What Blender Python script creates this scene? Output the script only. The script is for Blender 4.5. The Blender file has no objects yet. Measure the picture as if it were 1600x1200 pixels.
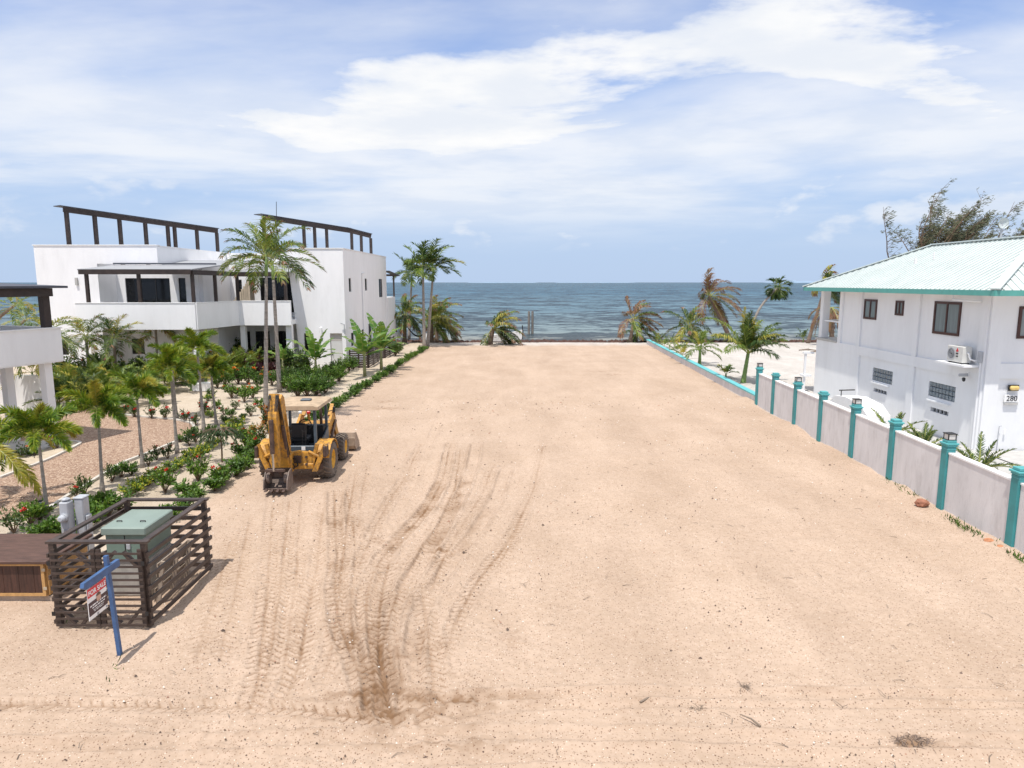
import bpy, bmesh, math, random
import numpy as np
from mathutils import Vector, Matrix
R = math.radians
# ------------------------------------------------------------------ camera, sky, sun, exposure
SC = bpy.context.scene
C = SC.collection
H, F = 6.2, 1067.0                       # camera height (m), focal length in photo pixels (1600 wide)
TH = math.atan(159 / F)                  # pitch: horizon sits 159 px above the photo centre
cam_d = bpy.data.cameras.new('camera'); cam_d.sensor_width = 36; cam_d.lens = 36 * F / 1600
cam_d.clip_start = .1; cam_d.clip_end = 40000
cam = bpy.data.objects.new('camera', cam_d); C.objects.link(cam)
cam.location = (0, 0, H); cam.rotation_euler = (R(90) - TH, 0, 0)
SC.camera = cam
SUN_EL, SUN_AZ = R(70), math.atan2(-.42, -.9)          # azimuth of the sun: behind the camera, a little left
sdir = Vector((math.cos(SUN_EL) * -.42 / .993, math.cos(SUN_EL) * -.9 / .993, math.sin(SUN_EL)))
sun_d = bpy.data.lights.new('sun', 'SUN'); sun_d.energy = 4.6; sun_d.angle = R(.53); sun_d.color = (1, .95, .87)
sun = bpy.data.objects.new('sun', sun_d); C.objects.link(sun); sun.location = (0, 0, 60)
sun.rotation_euler = (-sdir).to_track_quat('-Z', 'Y').to_euler()
SC.view_settings.view_transform = 'Standard'; SC.view_settings.look = 'None'
SC.view_settings.gamma = 1; SC.view_settings.use_curve_mapping = False
SC.view_settings.exposure = 0.0

def make_world():
    W = bpy.data.worlds.new('World'); SC.world = W; W.use_nodes = True
    nt = W.node_tree; nt.nodes.clear(); N = nt.nodes.new; L = nt.links.new
    out = N('ShaderNodeOutputWorld'); bg = N('ShaderNodeBackground'); L(bg.outputs[0], out.inputs[0])
    sky = N('ShaderNodeTexSky'); sky.sky_type = 'NISHITA'; sky.sun_disc = False
    sky.sun_elevation = SUN_EL; sky.sun_rotation = math.atan2(sdir.x, sdir.y)
    sky.altitude = 0; sky.air_density = 1.0; sky.dust_density = .6; sky.ozone_density = 4.0
    tc = N('ShaderNodeTexCoord'); sep = N('ShaderNodeSeparateXYZ'); L(tc.outputs['Generated'], sep.inputs[0])
    def mth(op, a, b=None, c=None, clamp=False):
        m = N('ShaderNodeMath'); m.operation = op; m.use_clamp = clamp
        for i, v in enumerate((a, b, c)):
            if v is None: continue
            if isinstance(v, (int, float)): m.inputs[i].default_value = v
            else: L(v, m.inputs[i])
        return m.outputs[0]
    def sstep(v, a, b, lo=0., hi=1.):
        m = N('ShaderNodeMapRange'); m.interpolation_type = 'SMOOTHERSTEP'
        L(v, m.inputs[0]); m.inputs[1].default_value = a; m.inputs[2].default_value = b
        m.inputs[3].default_value = lo; m.inputs[4].default_value = hi
        return m.outputs[0]
    zz = mth('ADD', mth('MAXIMUM', sep.outputs[2], 0.0), .10)
    px = mth('DIVIDE', sep.outputs[0], zz); py = mth('DIVIDE', sep.outputs[1], zz)
    def noise(sx, sy, ox, oy, sc, det, rough, dist=0.):
        cb = N('ShaderNodeCombineXYZ')
        L(mth('MULTIPLY_ADD', px, sx, ox), cb.inputs[0]); L(mth('MULTIPLY_ADD', py, sy, oy), cb.inputs[1])
        n = N('ShaderNodeTexNoise'); n.inputs['Scale'].default_value = sc; n.inputs['Detail'].default_value = det
        n.inputs['Roughness'].default_value = rough; n.inputs['Distortion'].default_value = dist
        L(cb.outputs[0], n.inputs['Vector']); return n.outputs['Fac']
    # high thin veil: long soft streaks
    veil = sstep(noise(.62, .9, CL[0], CL[1], .60, 7, .55, .25), .28, .66)
    # cumulus sheets
    cum = noise(.8, 1.0, CL[2], CL[3], .75, 10, .56, .15)
    cum2 = sstep(cum, CL[4], CL[4] + .12)
    # small puffs near the horizon (direction space, flattened)
    cb = N('ShaderNodeCombineXYZ'); L(mth('MULTIPLY_ADD', sep.outputs[0], 1.0, CL[5]), cb.inputs[0]); L(sep.outputs[1], cb.inputs[1])
    L(mth('MULTIPLY', sep.outputs[2], 2.2), cb.inputs[2])
    pn = N('ShaderNodeTexNoise'); pn.inputs['Scale'].default_value = 9; pn.inputs['Detail'].default_value = 7; pn.inputs['Roughness'].default_value = .5
    L(cb.outputs[0], pn.inputs['Vector'])
    band = mth('MULTIPLY', sstep(sep.outputs[2], .035, .07), sstep(sep.outputs[2], .20, .12))
    puff = mth('MULTIPLY', sstep(pn.outputs['Fac'], .50, .66), band)
    up = sstep(sep.outputs[2], .02, .15)
    dens = mth('MAXIMUM', mth('MULTIPLY', mth('MULTIPLY', veil, up), .78), mth('MULTIPLY', cum2, sstep(sep.outputs[2], .10, .20)))
    dens = mth('MAXIMUM', dens, mth('MULTIPLY', puff, .55))
    # cloud shade: soft grey-blue undersides
    sh = noise(.8, 1.0, CL[2] + .05, CL[3] - .06, 1.6, 6, .55)
    shade = sstep(sh, .35, .62)
    cc = N('ShaderNodeMix'); cc.data_type = 'RGBA'; L(shade, cc.inputs[0])
    cc.inputs[6].default_value = (.84, .88, .95, 1); cc.inputs[7].default_value = (1.0, 1.0, 1.0, 1)
    sk = N('ShaderNodeMix'); sk.data_type = 'RGBA'; sk.blend_type = 'MULTIPLY'; sk.inputs[0].default_value = 1
    L(sky.outputs[0], sk.inputs[6]); sk.inputs[7].default_value = (SKYS*.80, SKYS*.95, SKYS*1.22, 1)
    # hazy humid air: whitens the low sky
    hz = N('ShaderNodeMix'); hz.data_type = 'RGBA'; L(sstep(sep.outputs[2], .45, -.02, 0., .95), hz.inputs[0])
    L(sk.outputs[2], hz.inputs[6]); hz.inputs[7].default_value = (.50, .635, .86, 1)
    mx = N('ShaderNodeMix'); mx.data_type = 'RGBA'; L(dens, mx.inputs[0])
    L(hz.outputs[2], mx.inputs[6]); L(cc.outputs[2], mx.inputs[7])
    L(mx.outputs[2], bg.inputs[0]); bg.inputs[1].default_value = 1.0
CL = (19.164, 2.807, .472, 19.973, .452, 1.658); SKYS = .15
make_world()

# ------------------------------------------------------------------ helpers
cT, sT = math.cos(TH), math.sin(TH)
def ray(x, y):
    u, v = (x - 800) / F, (600 - y) / F
    return (u, cT + v * sT, -sT + v * cT)
def G(x, y, z=0.):                       # photo pixel -> point on the horizontal plane z
    d = ray(x, y); t = (z - H) / d[2]; return Vector((d[0] * t, d[1] * t, z))
def AY(x, y, Y):                         # photo pixel -> point at distance Y (of the thing it touches)
    d = ray(x, y); t = Y / d[1]; return Vector((d[0] * t, Y, H + d[2] * t))

MATS = {}
def mat(name, col, rough=.6, var=.10, scale=2.0, bump=0., bscale=30., metal=0., spec=.5, col2=None, stretch=(1, 1, 1), island=0., dirt=0., coat=0.):
    if name in MATS: return MATS[name]
    m = bpy.data.materials.new(name); m.use_nodes = True; MATS[name] = m
    nt = m.node_tree; N = nt.nodes.new; L = nt.links.new; b = nt.nodes['Principled BSDF']
    b.inputs['Roughness'].default_value = rough; b.inputs['Metallic'].default_value = metal
    b.inputs['Specular IOR Level'].default_value = spec
    if coat: b.inputs['Coat Weight'].default_value = coat
    geo = N('ShaderNodeNewGeometry'); mp = N('ShaderNodeMapping'); mp.inputs['Scale'].default_value = stretch
    L(geo.outputs['Position'], mp.inputs[0])
    n = N('ShaderNodeTexNoise'); n.inputs['Scale'].default_value = scale; n.inputs['Detail'].default_value = 6
    n.inputs['Roughness'].default_value = .62; L(mp.outputs[0], n.inputs['Vector'])
    rp = N('ShaderNodeValToRGB'); e = rp.color_ramp.elements
    c2 = col2 if col2 else tuple(min(1, c * (1 + var)) for c in col)
    c1 = col if col2 else tuple(c * (1 - var) for c in col)
    e[0].position = .32; e[0].color = (*c1, 1); e[1].position = .68; e[1].color = (*c2, 1)
    L(n.outputs['Fac'], rp.inputs[0]); last = rp.outputs[0]
    if island:
        hs = N('ShaderNodeHueSaturation'); L(last, hs.inputs['Color'])
        mr = N('ShaderNodeMapRange'); L(geo.outputs['Random Per Island'], mr.inputs[0])
        mr.inputs[3].default_value = 1 - island; mr.inputs[4].default_value = 1 + island
        L(mr.outputs[0], hs.inputs['Value']); last = hs.outputs[0]
    if dirt:                              # grime with its own shape: blotches of brown
        n2 = N('ShaderNodeTexNoise'); n2.inputs['Scale'].default_value = scale * 2.3; n2.inputs['Detail'].default_value = 8
        n2.inputs['Roughness'].default_value = .7; L(mp.outputs[0], n2.inputs['Vector'])
        r2 = N('ShaderNodeValToRGB'); r2.color_ramp.elements[0].position = .50 if dirt < .5 else .47; r2.color_ramp.elements[1].position = .72 if dirt < .5 else .60
        r2.color_ramp.elements[0].color = (0, 0, 0, 1); r2.color_ramp.elements[1].color = (dirt, dirt, dirt, 1)
        L(n2.outputs['Fac'], r2.inputs[0])
        mx = N('ShaderNodeMix'); mx.data_type = 'RGBA'; L(r2.outputs[0], mx.inputs[0]); L(last, mx.inputs[6])
        mx.inputs[7].default_value = (.10, .07, .05, 1); last = mx.outputs[2]
    L(last, b.inputs['Base Color'])
    if bump:
        nb = N('ShaderNodeTexNoise'); nb.inputs['Scale'].default_value = bscale; nb.inputs['Detail'].default_value = 5
        L(mp.outputs[0], nb.inputs['Vector'])
        bp = N('ShaderNodeBump'); bp.inputs['Strength'].default_value = bump; bp.inputs['Distance'].default_value = .02
        L(nb.outputs['Fac'], bp.inputs['Height']); L(bp.outputs[0], b.inputs['Normal'])
    return m

def leafmat(name, cols, rough=.45, trans=.30):
    """foliage: colour differs leaf by leaf (random per island) and plant by plant"""
    if name in MATS: return MATS[name]
    m = bpy.data.materials.new(name); m.use_nodes = True; MATS[name] = m
    nt = m.node_tree; N = nt.nodes.new; L = nt.links.new; b = nt.nodes['Principled BSDF']; out = nt.nodes['Material Output']
    geo = N('ShaderNodeNewGeometry'); oi = N('ShaderNodeObjectInfo')
    ad = N('ShaderNodeMath'); ad.operation = 'MULTIPLY_ADD'; L(oi.outputs['Random'], ad.inputs[0]); ad.inputs[1].default_value = .35
    mu = N('ShaderNodeMath'); mu.operation = 'MULTIPLY'; L(geo.outputs['Random Per Island'], mu.inputs[0]); mu.inputs[1].default_value = .65
    L(mu.outputs[0], ad.inputs[2])
    rp = N('ShaderNodeValToRGB'); el = rp.color_ramp.elements
    while len(el) < len(cols): el.new(.5)
    for i, c in enumerate(cols):
        el[i].position = i / (len(cols) - 1); el[i].color = (*c, 1)
    L(ad.outputs[0], rp.inputs[0]); L(rp.outputs[0], b.inputs['Base Color'])
    b.inputs['Roughness'].default_value = rough; b.inputs['Specular IOR Level'].default_value = .45
    tr = N('ShaderNodeBsdfTranslucent'); L(rp.outputs[0], tr.inputs[0])
    ms = N('ShaderNodeMixShader'); ms.inputs[0].default_value = trans
    L(b.outputs[0], ms.inputs[1]); L(tr.outputs[0], ms.inputs[2]); L(ms.outputs[0], out.inputs[0])
    return m

def world_loc(o):
    v = Vector((0, 0, 0))
    while o: v += o.location; o = o.parent
    return v
class MB:
    """collects shapes (world coordinates), build() links them as ONE mesh object"""
    def __init__(s): s.v = []; s.f = []; s.m = []; s.mi = 0
    def add(s, vs, fs):
        o = len(s.v); s.v += [tuple(p) for p in vs]; s.f += [tuple(i + o for i in f) for f in fs]; s.m += [s.mi] * len(fs); return s
    def box(s, x0, x1, y0, y1, z0, z1):
        return s.add([(x0,y0,z0),(x1,y0,z0),(x1,y1,z0),(x0,y1,z0),(x0,y0,z1),(x1,y0,z1),(x1,y1,z1),(x0,y1,z1)],
                     [(0,3,2,1),(4,5,6,7),(0,1,5,4),(1,2,6,5),(2,3,7,6),(3,0,4,7)])
    def cbox(s, x0, x1, y0, y1, z0, z1, c=.012):          # box with chamfered edges
        bm = bmesh.new(); bmesh.ops.create_cube(bm, size=1)
        for v in bm.verts: v.co = Vector((x0+(v.co.x+.5)*(x1-x0), y0+(v.co.y+.5)*(y1-y0), z0+(v.co.z+.5)*(z1-z0)))
        bmesh.ops.bevel(bm, geom=bm.edges[:], offset=c, segments=1, affect='EDGES')
        bm.verts.index_update(); s.add([v.co.copy() for v in bm.verts], [[v.index for v in f.verts] for f in bm.faces]); bm.free(); return s
    def beam(s, p, q, w, h, up=(0, 0, 1)):                 # bar of section w x h from p to q
        p, q = Vector(p), Vector(q); d = (q - p).normalized(); u = Vector(up)
        sd = d.cross(u)
        if sd.length < 1e-4: sd = d.cross(Vector((0, 1, 0)))
        sd.normalize(); u = sd.cross(d).normalized(); a, b = sd * w / 2, u * h / 2
        vs = [e + i * a + j * b for e in (p, q) for i, j in ((-1,-1),(1,-1),(1,1),(-1,1))]
        return s.add(vs, [(0,1,2,3),(7,6,5,4),(0,4,5,1),(1,5,6,2),(2,6,7,3),(3,7,4,0)])
    def tube(s, pts, rad, n=8, cap=True):
        pts = [Vector(p) for p in pts]; k = len(pts)
        rad = rad if hasattr(rad, '__len__') else [rad] * k
        vs = []; ref = Vector((0.13, .21, 1)).normalized()
        if abs((pts[-1]-pts[0]).normalized().dot(ref)) > .9: ref = Vector((1, .1, 0)).normalized()
        for i, p in enumerate(pts):
            d = (pts[min(i+1,k-1)] - pts[max(i-1,0)]).normalized(); a = d.cross(ref).normalized(); b = d.cross(a)
            for j in range(n):
                t = 2*math.pi*j/n; vs.append(p + (a*math.cos(t) + b*math.sin(t)) * rad[i])
        fs = [(i*n+j, i*n+(j+1)%n, (i+1)*n+(j+1)%n, (i+1)*n+j) for i in range(k-1) for j in range(n)]
        if cap: fs += [tuple(range(n-1,-1,-1)), tuple((k-1)*n+j for j in range(n))]
        return s.add(vs, fs)
    def prism(s, poly, axis, a, b):                        # 2-D outline extruded along axis x/y/z from a to b
        def P(u, v, w): return {'x': (w,u,v), 'y': (u,w,v), 'z': (u,v,w)}[axis]
        n = len(poly); vs = [P(u,v,a) for u,v in poly] + [P(u,v,b) for u,v in poly]
        return s.add(vs, [tuple(range(n-1,-1,-1)), tuple(range(n,2*n))] + [(i,(i+1)%n,n+(i+1)%n,n+i) for i in range(n)])
    def wheel(s, c, r, w, prof, n=28):                     # lathe about x through c; prof = [(radius, x offset)]
        vs = [(c[0]+x, c[1]+rr*math.cos(2*math.pi*j/n), c[2]+rr*math.sin(2*math.pi*j/n)) for rr, x in prof for j in range(n)]
        k = len(prof)
        return s.add(vs, [(i*n+j, i*n+(j+1)%n, (i+1)*n+(j+1)%n, (i+1)*n+j) for i in range(k-1) for j in range(n)])
    def build(s, name, m, parent=None, smooth=False, fix=True, **props):
        me = bpy.data.meshes.new(name); off = world_loc(parent) if parent else Vector((0,0,0))
        me.from_pydata([(a-off.x, b-off.y, c-off.z) for a, b, c in s.v], [], s.f)
        for mm in (m if isinstance(m, (list, tuple)) else [m]): me.materials.append(mm)
        if isinstance(m, (list, tuple)): me.polygons.foreach_set('material_index', s.m)
        if fix:
            bm = bmesh.new(); bm.from_mesh(me); bmesh.ops.recalc_face_normals(bm, faces=bm.faces[:]); bm.to_mesh(me); bm.free()
        if smooth: me.polygons.foreach_set('use_smooth', [True]*len(me.polygons))
        me.update(); o = bpy.data.objects.new(name, me); C.objects.link(o)
        if parent: o.parent = parent
        for k, v in props.items(): o[k] = v
        return o
def thing(name, label, cat, loc, group=None):
    o = bpy.data.objects.new(name, None); C.objects.link(o); o.location = loc; o.empty_display_size = .2
    return tag(o, label, cat, group)
def tag(o, label, cat, group=None):
    o['label'] = label; o['category'] = cat
    if group: o['group'] = group
    return o
def copy_tree(o, parent=None):
    c = o.copy(); C.objects.link(c); c.parent = parent
    for ch in list(o.children): copy_tree(ch, c)
    return c
def instance(name, me, parent, loc, rot=(0,0,0), sc=1.):
    o = bpy.data.objects.new(name, me); C.objects.link(o); o.parent = parent; o.location = loc; o.rotation_euler = rot
    o.scale = (sc, sc, sc) if not hasattr(sc, '__len__') else sc; return o

# ------------------------------------------------------------------ materials
WHITE = mat('white_stucco', (.84, .84, .85), .75, .04, .8, .15, 45, stretch=(1, 1, .25), dirt=.07)
WHITE2 = mat('white_wall_paint', (.79, .80, .815), .7, .045, .7, .12, 40, stretch=(1, 1, .25), dirt=.08)
FENCEW = mat('weathered_white_wall', (.66, .645, .65), .85, .09, 1.6, .25, 30, stretch=(1, 1, .30), dirt=.22)
COPING = mat('white_coping', (.82, .82, .82), .6, .04, 2, .1, 30)
TEAL = mat('turquoise_paint', (.042, .25, .265), .55, .14, 2.2, .12, 30, dirt=.12)
TEALL = mat('pale_turquoise_paint', (.085, .36, .375), .55, .12, 2.2, .1, 30)
WOODD = mat('dark_brown_timber', (.032, .021, .018), .55, .35, 3, .25, 14, stretch=(1, 1, 1), island=.45)
SLAT = mat('stained_slat_timber', (.052, .036, .030), .5, .4, 5, .3, 18, stretch=(1, 1, 4), island=.5)
GLASS = mat('dark_window_glass', (.008, .009, .011), .10, .2, .5, spec=.35)
FRAMEB = mat('black_window_frame', (.02, .02, .022), .4, .1, 3)
FRAMEM = mat('mahogany_window_frame', (.055, .018, .014), .4, .2, 6)
CURTAIN = mat('grey_curtained_glass', (.20, .24, .25), .12, .18, 1.2, spec=.7, stretch=(6, 6, .4))
ROOFG = mat('grey_flat_roofing', (.30, .31, .33), .7, .1, 1.5, .15, 20)
ROOFD = mat('charcoal_roofing', (.06, .065, .085), .55, .15, 2, .1, 20)
ROOFA = mat('pale_aqua_metal_roof', (.545, .60, .585), .5, .07, 1.2, .05, 12, spec=.5)
RIDGE = mat('pale_ridge_metal', (.60, .68, .675), .4, .04, 1, spec=.5)
FASC = mat('green_fascia_paint', (.10, .36, .32), .5, .08, 3)
CONC = mat('concrete', (.46, .45, .43), .85, .12, 2.5, .3, 25)
PAVE = mat('pale_paving', (.55, .52, .47), .85, .10, 2, .2, 25)
GREYM = mat('grey_painted_metal', (.42, .44, .47), .45, .10, 4, .1, 30, dirt=.2)
GREENM = mat('green_painted_steel', (.17, .24, .20), .5, .08, 2.5, .06, 30, dirt=.22)
YEL = mat('worn_yellow_paint', (.54, .265, .035), .55, .28, 3.5, .25, 25, dirt=.62)
YELC = mat('yellow_rim_paint', (.72, .40, .04), .5, .12, 5, .2, 25, dirt=.45)
RUST = mat('rusty_steel', (.075, .045, .035), .7, .4, 6, .5, 30)
BUCK = mat('scraped_bucket_steel', (.16, .12, .10), .6, .4, 5, .4, 25)
BUCKF = mat('dusty_loader_steel', (.33, .25, .19), .75, .25, 4, .3, 25)
RUBB = mat('dusty_black_rubber', (.15, .122, .102), .9, .35, 5, .4, 30)
BLK = mat('black_plastic', (.015, .015, .017), .5, .3, 6, .1, 30)
SLATE = mat('blue_grey_paint', (.06, .085, .11), .5, .2, 4, .15, 25, dirt=.3)
CHROME = mat('piston_chrome', (.55, .55, .56), .25, .1, 5, metal=1.)
CANOPY = mat('dusty_tan_canopy', (.44, .33, .22), .85, .2, 2.5, .2, 25, dirt=.45)
REDL = mat('red_lens', (.5, .02, .02), .3, .1, 5)
BLUEP = mat('blue_post_paint', (.045, .105, .24), .5, .22, 6, .15, 30, island=.1)
REDP = mat('red_print', (.58, .035, .05), .45, .05, 4)
WHP = mat('white_print', (.80, .80, .80), .5, .03, 4)
DARKP = mat('dark_maroon_print', (.055, .03, .04), .5, .1, 4)
SKINP = mat('portrait_print', (.55, .34, .26), .5, .2, 60)
CRATED = mat('brown_stained_board', (.060, .026, .018), .6, .45, 3, .25, 20, stretch=(6, 6, .6))
CRATET = mat('brown_lid_board', (.095, .050, .038), .65, .35, 3, .25, 20, stretch=(1, 5, 5))
PINE = mat('yellow_pine', (.50, .29, .11), .6, .18, 5, .2, 25, stretch=(4, 4, .8))
PALLET = mat('weathered_pallet_wood', (.36, .29, .23), .8, .2, 6, .3, 25)
BARK = mat('ringed_grey_palm_bark', (.30, .27, .24), .9, .30, 2.2, .8, 9, stretch=(.6, .6, 9))
BARKB = mat('brown_coconut_bark', (.20, .145, .11), .9, .30, 2.2, .8, 9, stretch=(.6, .6, 8))
STEM = mat('woody_stem', (.16, .11, .07), .9, .3, 6, .4, 20)
SHAFT = mat('green_crownshaft', (.16, .26, .07), .45, .25, 3, .1, 10, stretch=(1, 1, .4))
RACH = mat('yellowish_leaf_stalk', (.30, .32, .09), .5, .2, 4)
BLOCK = mat('glass_block', (.16, .20, .23), .12, .2, 8, .5, 20, spec=.8)
LAMPG = mat('frosted_lamp_glass', (.62, .62, .60), .3, .05, 5)
AMB = mat('amber_lamp_glass', (.70, .50, .18), .3, .1, 5)
SARG = mat('brown_sargassum', (.085, .045, .035), .95, .4, 2.5, .8, 12)
DRIFT = mat('driftwood', (.22, .17, .13), .9, .3, 5, .4, 20)

LG = leafmat('palm_leaf_green', [(.045, .09, .012), (.09, .155, .02), (.17, .23, .03), (.28, .30, .05)])
LGD = leafmat('palm_leaf_dark', [(.016, .042, .010), (.036, .078, .015), (.08, .13, .022), (.19, .22, .045)])
LGY = leafmat('palm_leaf_yellow', [(.16, .20, .03), (.30, .30, .04), (.42, .36, .05), (.45, .30, .06)])
LFX = leafmat('foxtail_leaf', [(.04, .10, .010), (.11, .20, .015), (.24, .30, .02), (.38, .36, .03)])
LBR = leafmat('windburnt_palm_leaf', [(.13, .055, .035), (.22, .105, .06), (.30, .17, .08), (.15, .15, .05)])
LSH = leafmat('shrub_leaf', [(.025, .065, .010), (.06, .13, .015), (.11, .21, .02), (.22, .30, .035)])
LSHD = leafmat('shrub_leaf_dark', [(.018, .045, .012), (.04, .085, .016), (.075, .13, .02), (.15, .20, .035)])
LYG = leafmat('lime_shrub_leaf', [(.16, .23, .015), (.33, .37, .02), (.50, .47, .03), (.62, .52, .05)])
LPU = leafmat('purple_leaf', [(.030, .010, .014), (.065, .018, .026), (.10, .03, .035), (.05, .05, .02)])
LCR = leafmat('croton_leaf', [(.10, .05, .015), (.32, .10, .02), (.50, .22, .03), (.10, .14, .02)])
LBA = leafmat('banana_leaf', [(.05, .14, .02), (.08, .19, .025), (.14, .25, .035), (.20, .28, .05)])
LCA = leafmat('casuarina_needles', [(.08, .10, .06), (.13, .15, .085), (.18, .18, .10), (.14, .19, .075)], .7, .2)
FRED = leafmat('red_petals', [(.55, .02, .02), (.70, .05, .04), (.75, .12, .08)], .5, .2)
FORA = leafmat('orange_petals', [(.60, .10, .02), (.75, .22, .03), (.70, .30, .04)], .5, .2)
# ------------------------------------------------------------------ ground: one sheet with real relief (tyre tracks, ruts, wind-drifted edges)
def vnoise(x, y, seed):
    rg = np.random.RandomState(seed); T = rg.rand(256, 256)
    xi, yi = np.floor(x).astype(int), np.floor(y).astype(int); fx, fy = x - xi, y - yi
    fx, fy = fx*fx*(3-2*fx), fy*fy*(3-2*fy)
    a, b = T[xi & 255, yi & 255], T[(xi+1) & 255, yi & 255]; c, d = T[xi & 255, (yi+1) & 255], T[(xi+1) & 255, (yi+1) & 255]
    return (a*(1-fx) + b*fx)*(1-fy) + (c*(1-fx) + d*fx)*fy
def fbm(x, y, seed, o=4):
    r = 0; a = .5
    for i in range(o): r = r + a*vnoise(x*2**i + 7.3*i, y*2**i + 3.1*i, seed+i); a *= .5
    return r
def sst(x, a, b):
    t = np.clip((x-a)/(b-a), 0, 1); return t*t*(3-2*t)
def FX(Y): return 11.72 + (Y - 15.3) * .041            # the boundary wall's centre line

def make_ground():
    xs = np.concatenate([-np.geomspace(1500, 32, 14), np.arange(-30, -16, .5), np.arange(-16, -9.6, .12), np.arange(-9.6, -7.6, .035), np.arange(-7.6, 1.6, .019), np.arange(1.6, 5., .034),
                         np.arange(5.0, 12.2, .05), np.arange(12.2, 18, .25), np.arange(18, 31, .8), np.geomspace(32, 1500, 14)])
    ys = [-60, -30, -10, 0, 3, 5]; y = 6.4
    while y < 82:
        ys.append(y); y += max(.0165, y*y/(6.2*683)*.42)
    ys = np.array(ys + [86, 92, 100, 120])
    X, Y = np.meshgrid(xs, ys); X0, Y0 = X, Y
    # gentle relief
    lot = sst(X, -9.6, -8.8) * (1 - sst(X - FX(Y), -.2, .3)); near = 1 - sst(Y, 11.2, 12.2); lot = np.maximum(lot, near)
    z = (fbm(X*.5, Y*.5, 3) - .47) * .10 * lot
    z += (fbm(X*2.3, Y*2.3, 9) - .47) * .05 * lot
    z += (fbm(X*9, Y*9, 21, 3) - .44) * .022 * (.35 + .65*lot)
    damp = np.zeros_like(z)
    wob = (fbm(X*.9, Y*.9, 31, 3) - .44)
    patch = sst(fbm(X*.55, Y*.55, 41, 3), .34, .56); patch2 = sst(fbm(X*1.7, Y*1.1, 47, 3), .40, .55)
    wob0, patch0, patch20 = wob, patch, patch2
    def track(px, w, depth, tread, dk, along='y', per=.17, seed=0):
        dz = dd = 0.
        P = [G(*p) for p in px]; P = np.array([(p.x, p.y) for p in P])
        j0, j1 = np.searchsorted(xs, (P[:, 0].min()-.9, P[:, 0].max()+.9)); i0, i1 = np.searchsorted(ys, (P[:, 1].min()-.9, P[:, 1].max()+.9))
        S = (slice(i0, i1), slice(j0, j1)); X, Y, wob, patch, patch2 = X0[S], Y0[S], wob0[S], patch0[S], patch20[S]
        u, v = (Y, X) if along == 'y' else (X, Y); pu, pv = (P[:, 1], P[:, 0]) if along == 'y' else (P[:, 0], P[:, 1])
        o = np.argsort(pu); pu, pv = pu[o], pv[o]
        uu = np.linspace(pu[0], pu[-1], 200); vv = np.interp(uu, pu, pv)
        k = np.hanning(25); k /= k.sum(); vv = np.convolve(np.pad(vv, 12, 'edge'), k, 'valid')
        sl = np.gradient(vv, uu); s = np.concatenate([[0], np.cumsum(np.hypot(np.diff(uu), np.diff(vv)))])
        lat = (v - np.interp(u, uu, vv)) / np.sqrt(1 + np.interp(u, uu, sl)**2) + wob*.06
        ss = np.interp(u, uu, s); a = np.abs(lat); hw = w/2
        ends = sst(u, pu[0], pu[0]+.6) * (1 - sst(u, pu[-1]-.8, pu[-1]))
        wear = (.55 + .45*sst(fbm(X*.8 + seed, Y*.8, 60+seed, 3), .30, .55)) * ends
        inside = 1 - sst(a, hw-.05, hw+.03)
        berm = np.exp(-((a-hw-.05)/.055)**2)
        dz = wear*(-depth*1.5*inside + depth*1.5*berm)
        if tread:
            ph = (ss + a*.75*(1 if tread > 0 else -1)) / per; fr = ph - np.floor(ph)
            lug = sst(np.abs(fr-.5), .035, .135)
            lug = lug * (1 - np.exp(-(a/.03)**2)*.6)
            dz = dz + wear*inside*(lug-.75)*abs(tread)*1.7
            dd = wear*inside*(.62+dk*.8)*(1-lug)
        z[S] += dz; damp[S] += dd + wear*inside*sst(dk*patch, .30, .6)*.55 + wear*berm*(.05+dk*.3)*patch2
    # the loader's own tracks and older ones, laid out from the photograph on the ground plane
    track([(428,768),(424,820),(420,880),(416,950),(404,1040),(390,1120)], .40, .014, .026, .22, seed=1)
    track([(522,760),(524,820),(527,870),(524,930),(536,990),(560,1050),(578,1120)], .40, .028, .036, .60, seed=2)
    track([(556,735),(545,800),(536,870),(530,930),(520,1000),(500,1080)], .34, .014, .026, .25, seed=3)
    track([(470,775),(466,840),(462,910),(452,990),(436,1080)], .34, .010, .022, .12, seed=4)
    track([(705,690),(692,750),(664,800),(622,842),(590,880),(572,930),(574,990),(584,1060),(590,1140)], .40, .030, .034, .62, seed=5)
    track([(745,690),(735,740),(706,800),(678,850),(640,905),(612,960),(606,1030),(616,1100)], .38, .026, .0, .55, seed=6)
    track([(792,730),(770,790),(728,850),(690,900),(655,960),(640,1040),(640,1120)], .36, .022, .0, .45, seed=7)
    track([(822,790),(790,850),(748,905),(716,960),(690,1040)], .34, .016, .028, .30, seed=8)
    track([(660,690),(630,750),(598,800),(574,850),(556,900)], .34, .016, .020, .25, seed=9)
    track([(690,640),(672,690),(640,760),(604,830)], .30, .012, .0, .25, seed=10)
    track([(392,800),(378,870),(362,950),(340,1040)], .36, .008, .022, .10, seed=11)
    track([(505,790),(498,860),(488,930),(470,1010),(455,1090)], .32, .008, -.022, .12, seed=12)
    track([(610,870),(596,930),(590,1000),(602,1080),(625,1160)], .40, .020, -.034, .45, seed=13)
    track([(655,900),(668,980),(676,1060),(672,1150)], .42, .016, .034, .40, seed=14)
    track([(575,720),(566,770),(560,830)], .30, .010, .018, .15, seed=15)
    track([(452,775),(446,840),(438,920),(424,1010),(400,1100)], .40, .008, .030, .12, seed=22)
    track([(540,760),(552,820),(556,880),(548,950),(552,1030)], .36, .010, .026, .2, seed=23)
    track([(720,700),(712,760),(688,815),(655,862),(626,915),(600,985),(592,1060)], .40, .012, .028, .25, seed=24)
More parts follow.
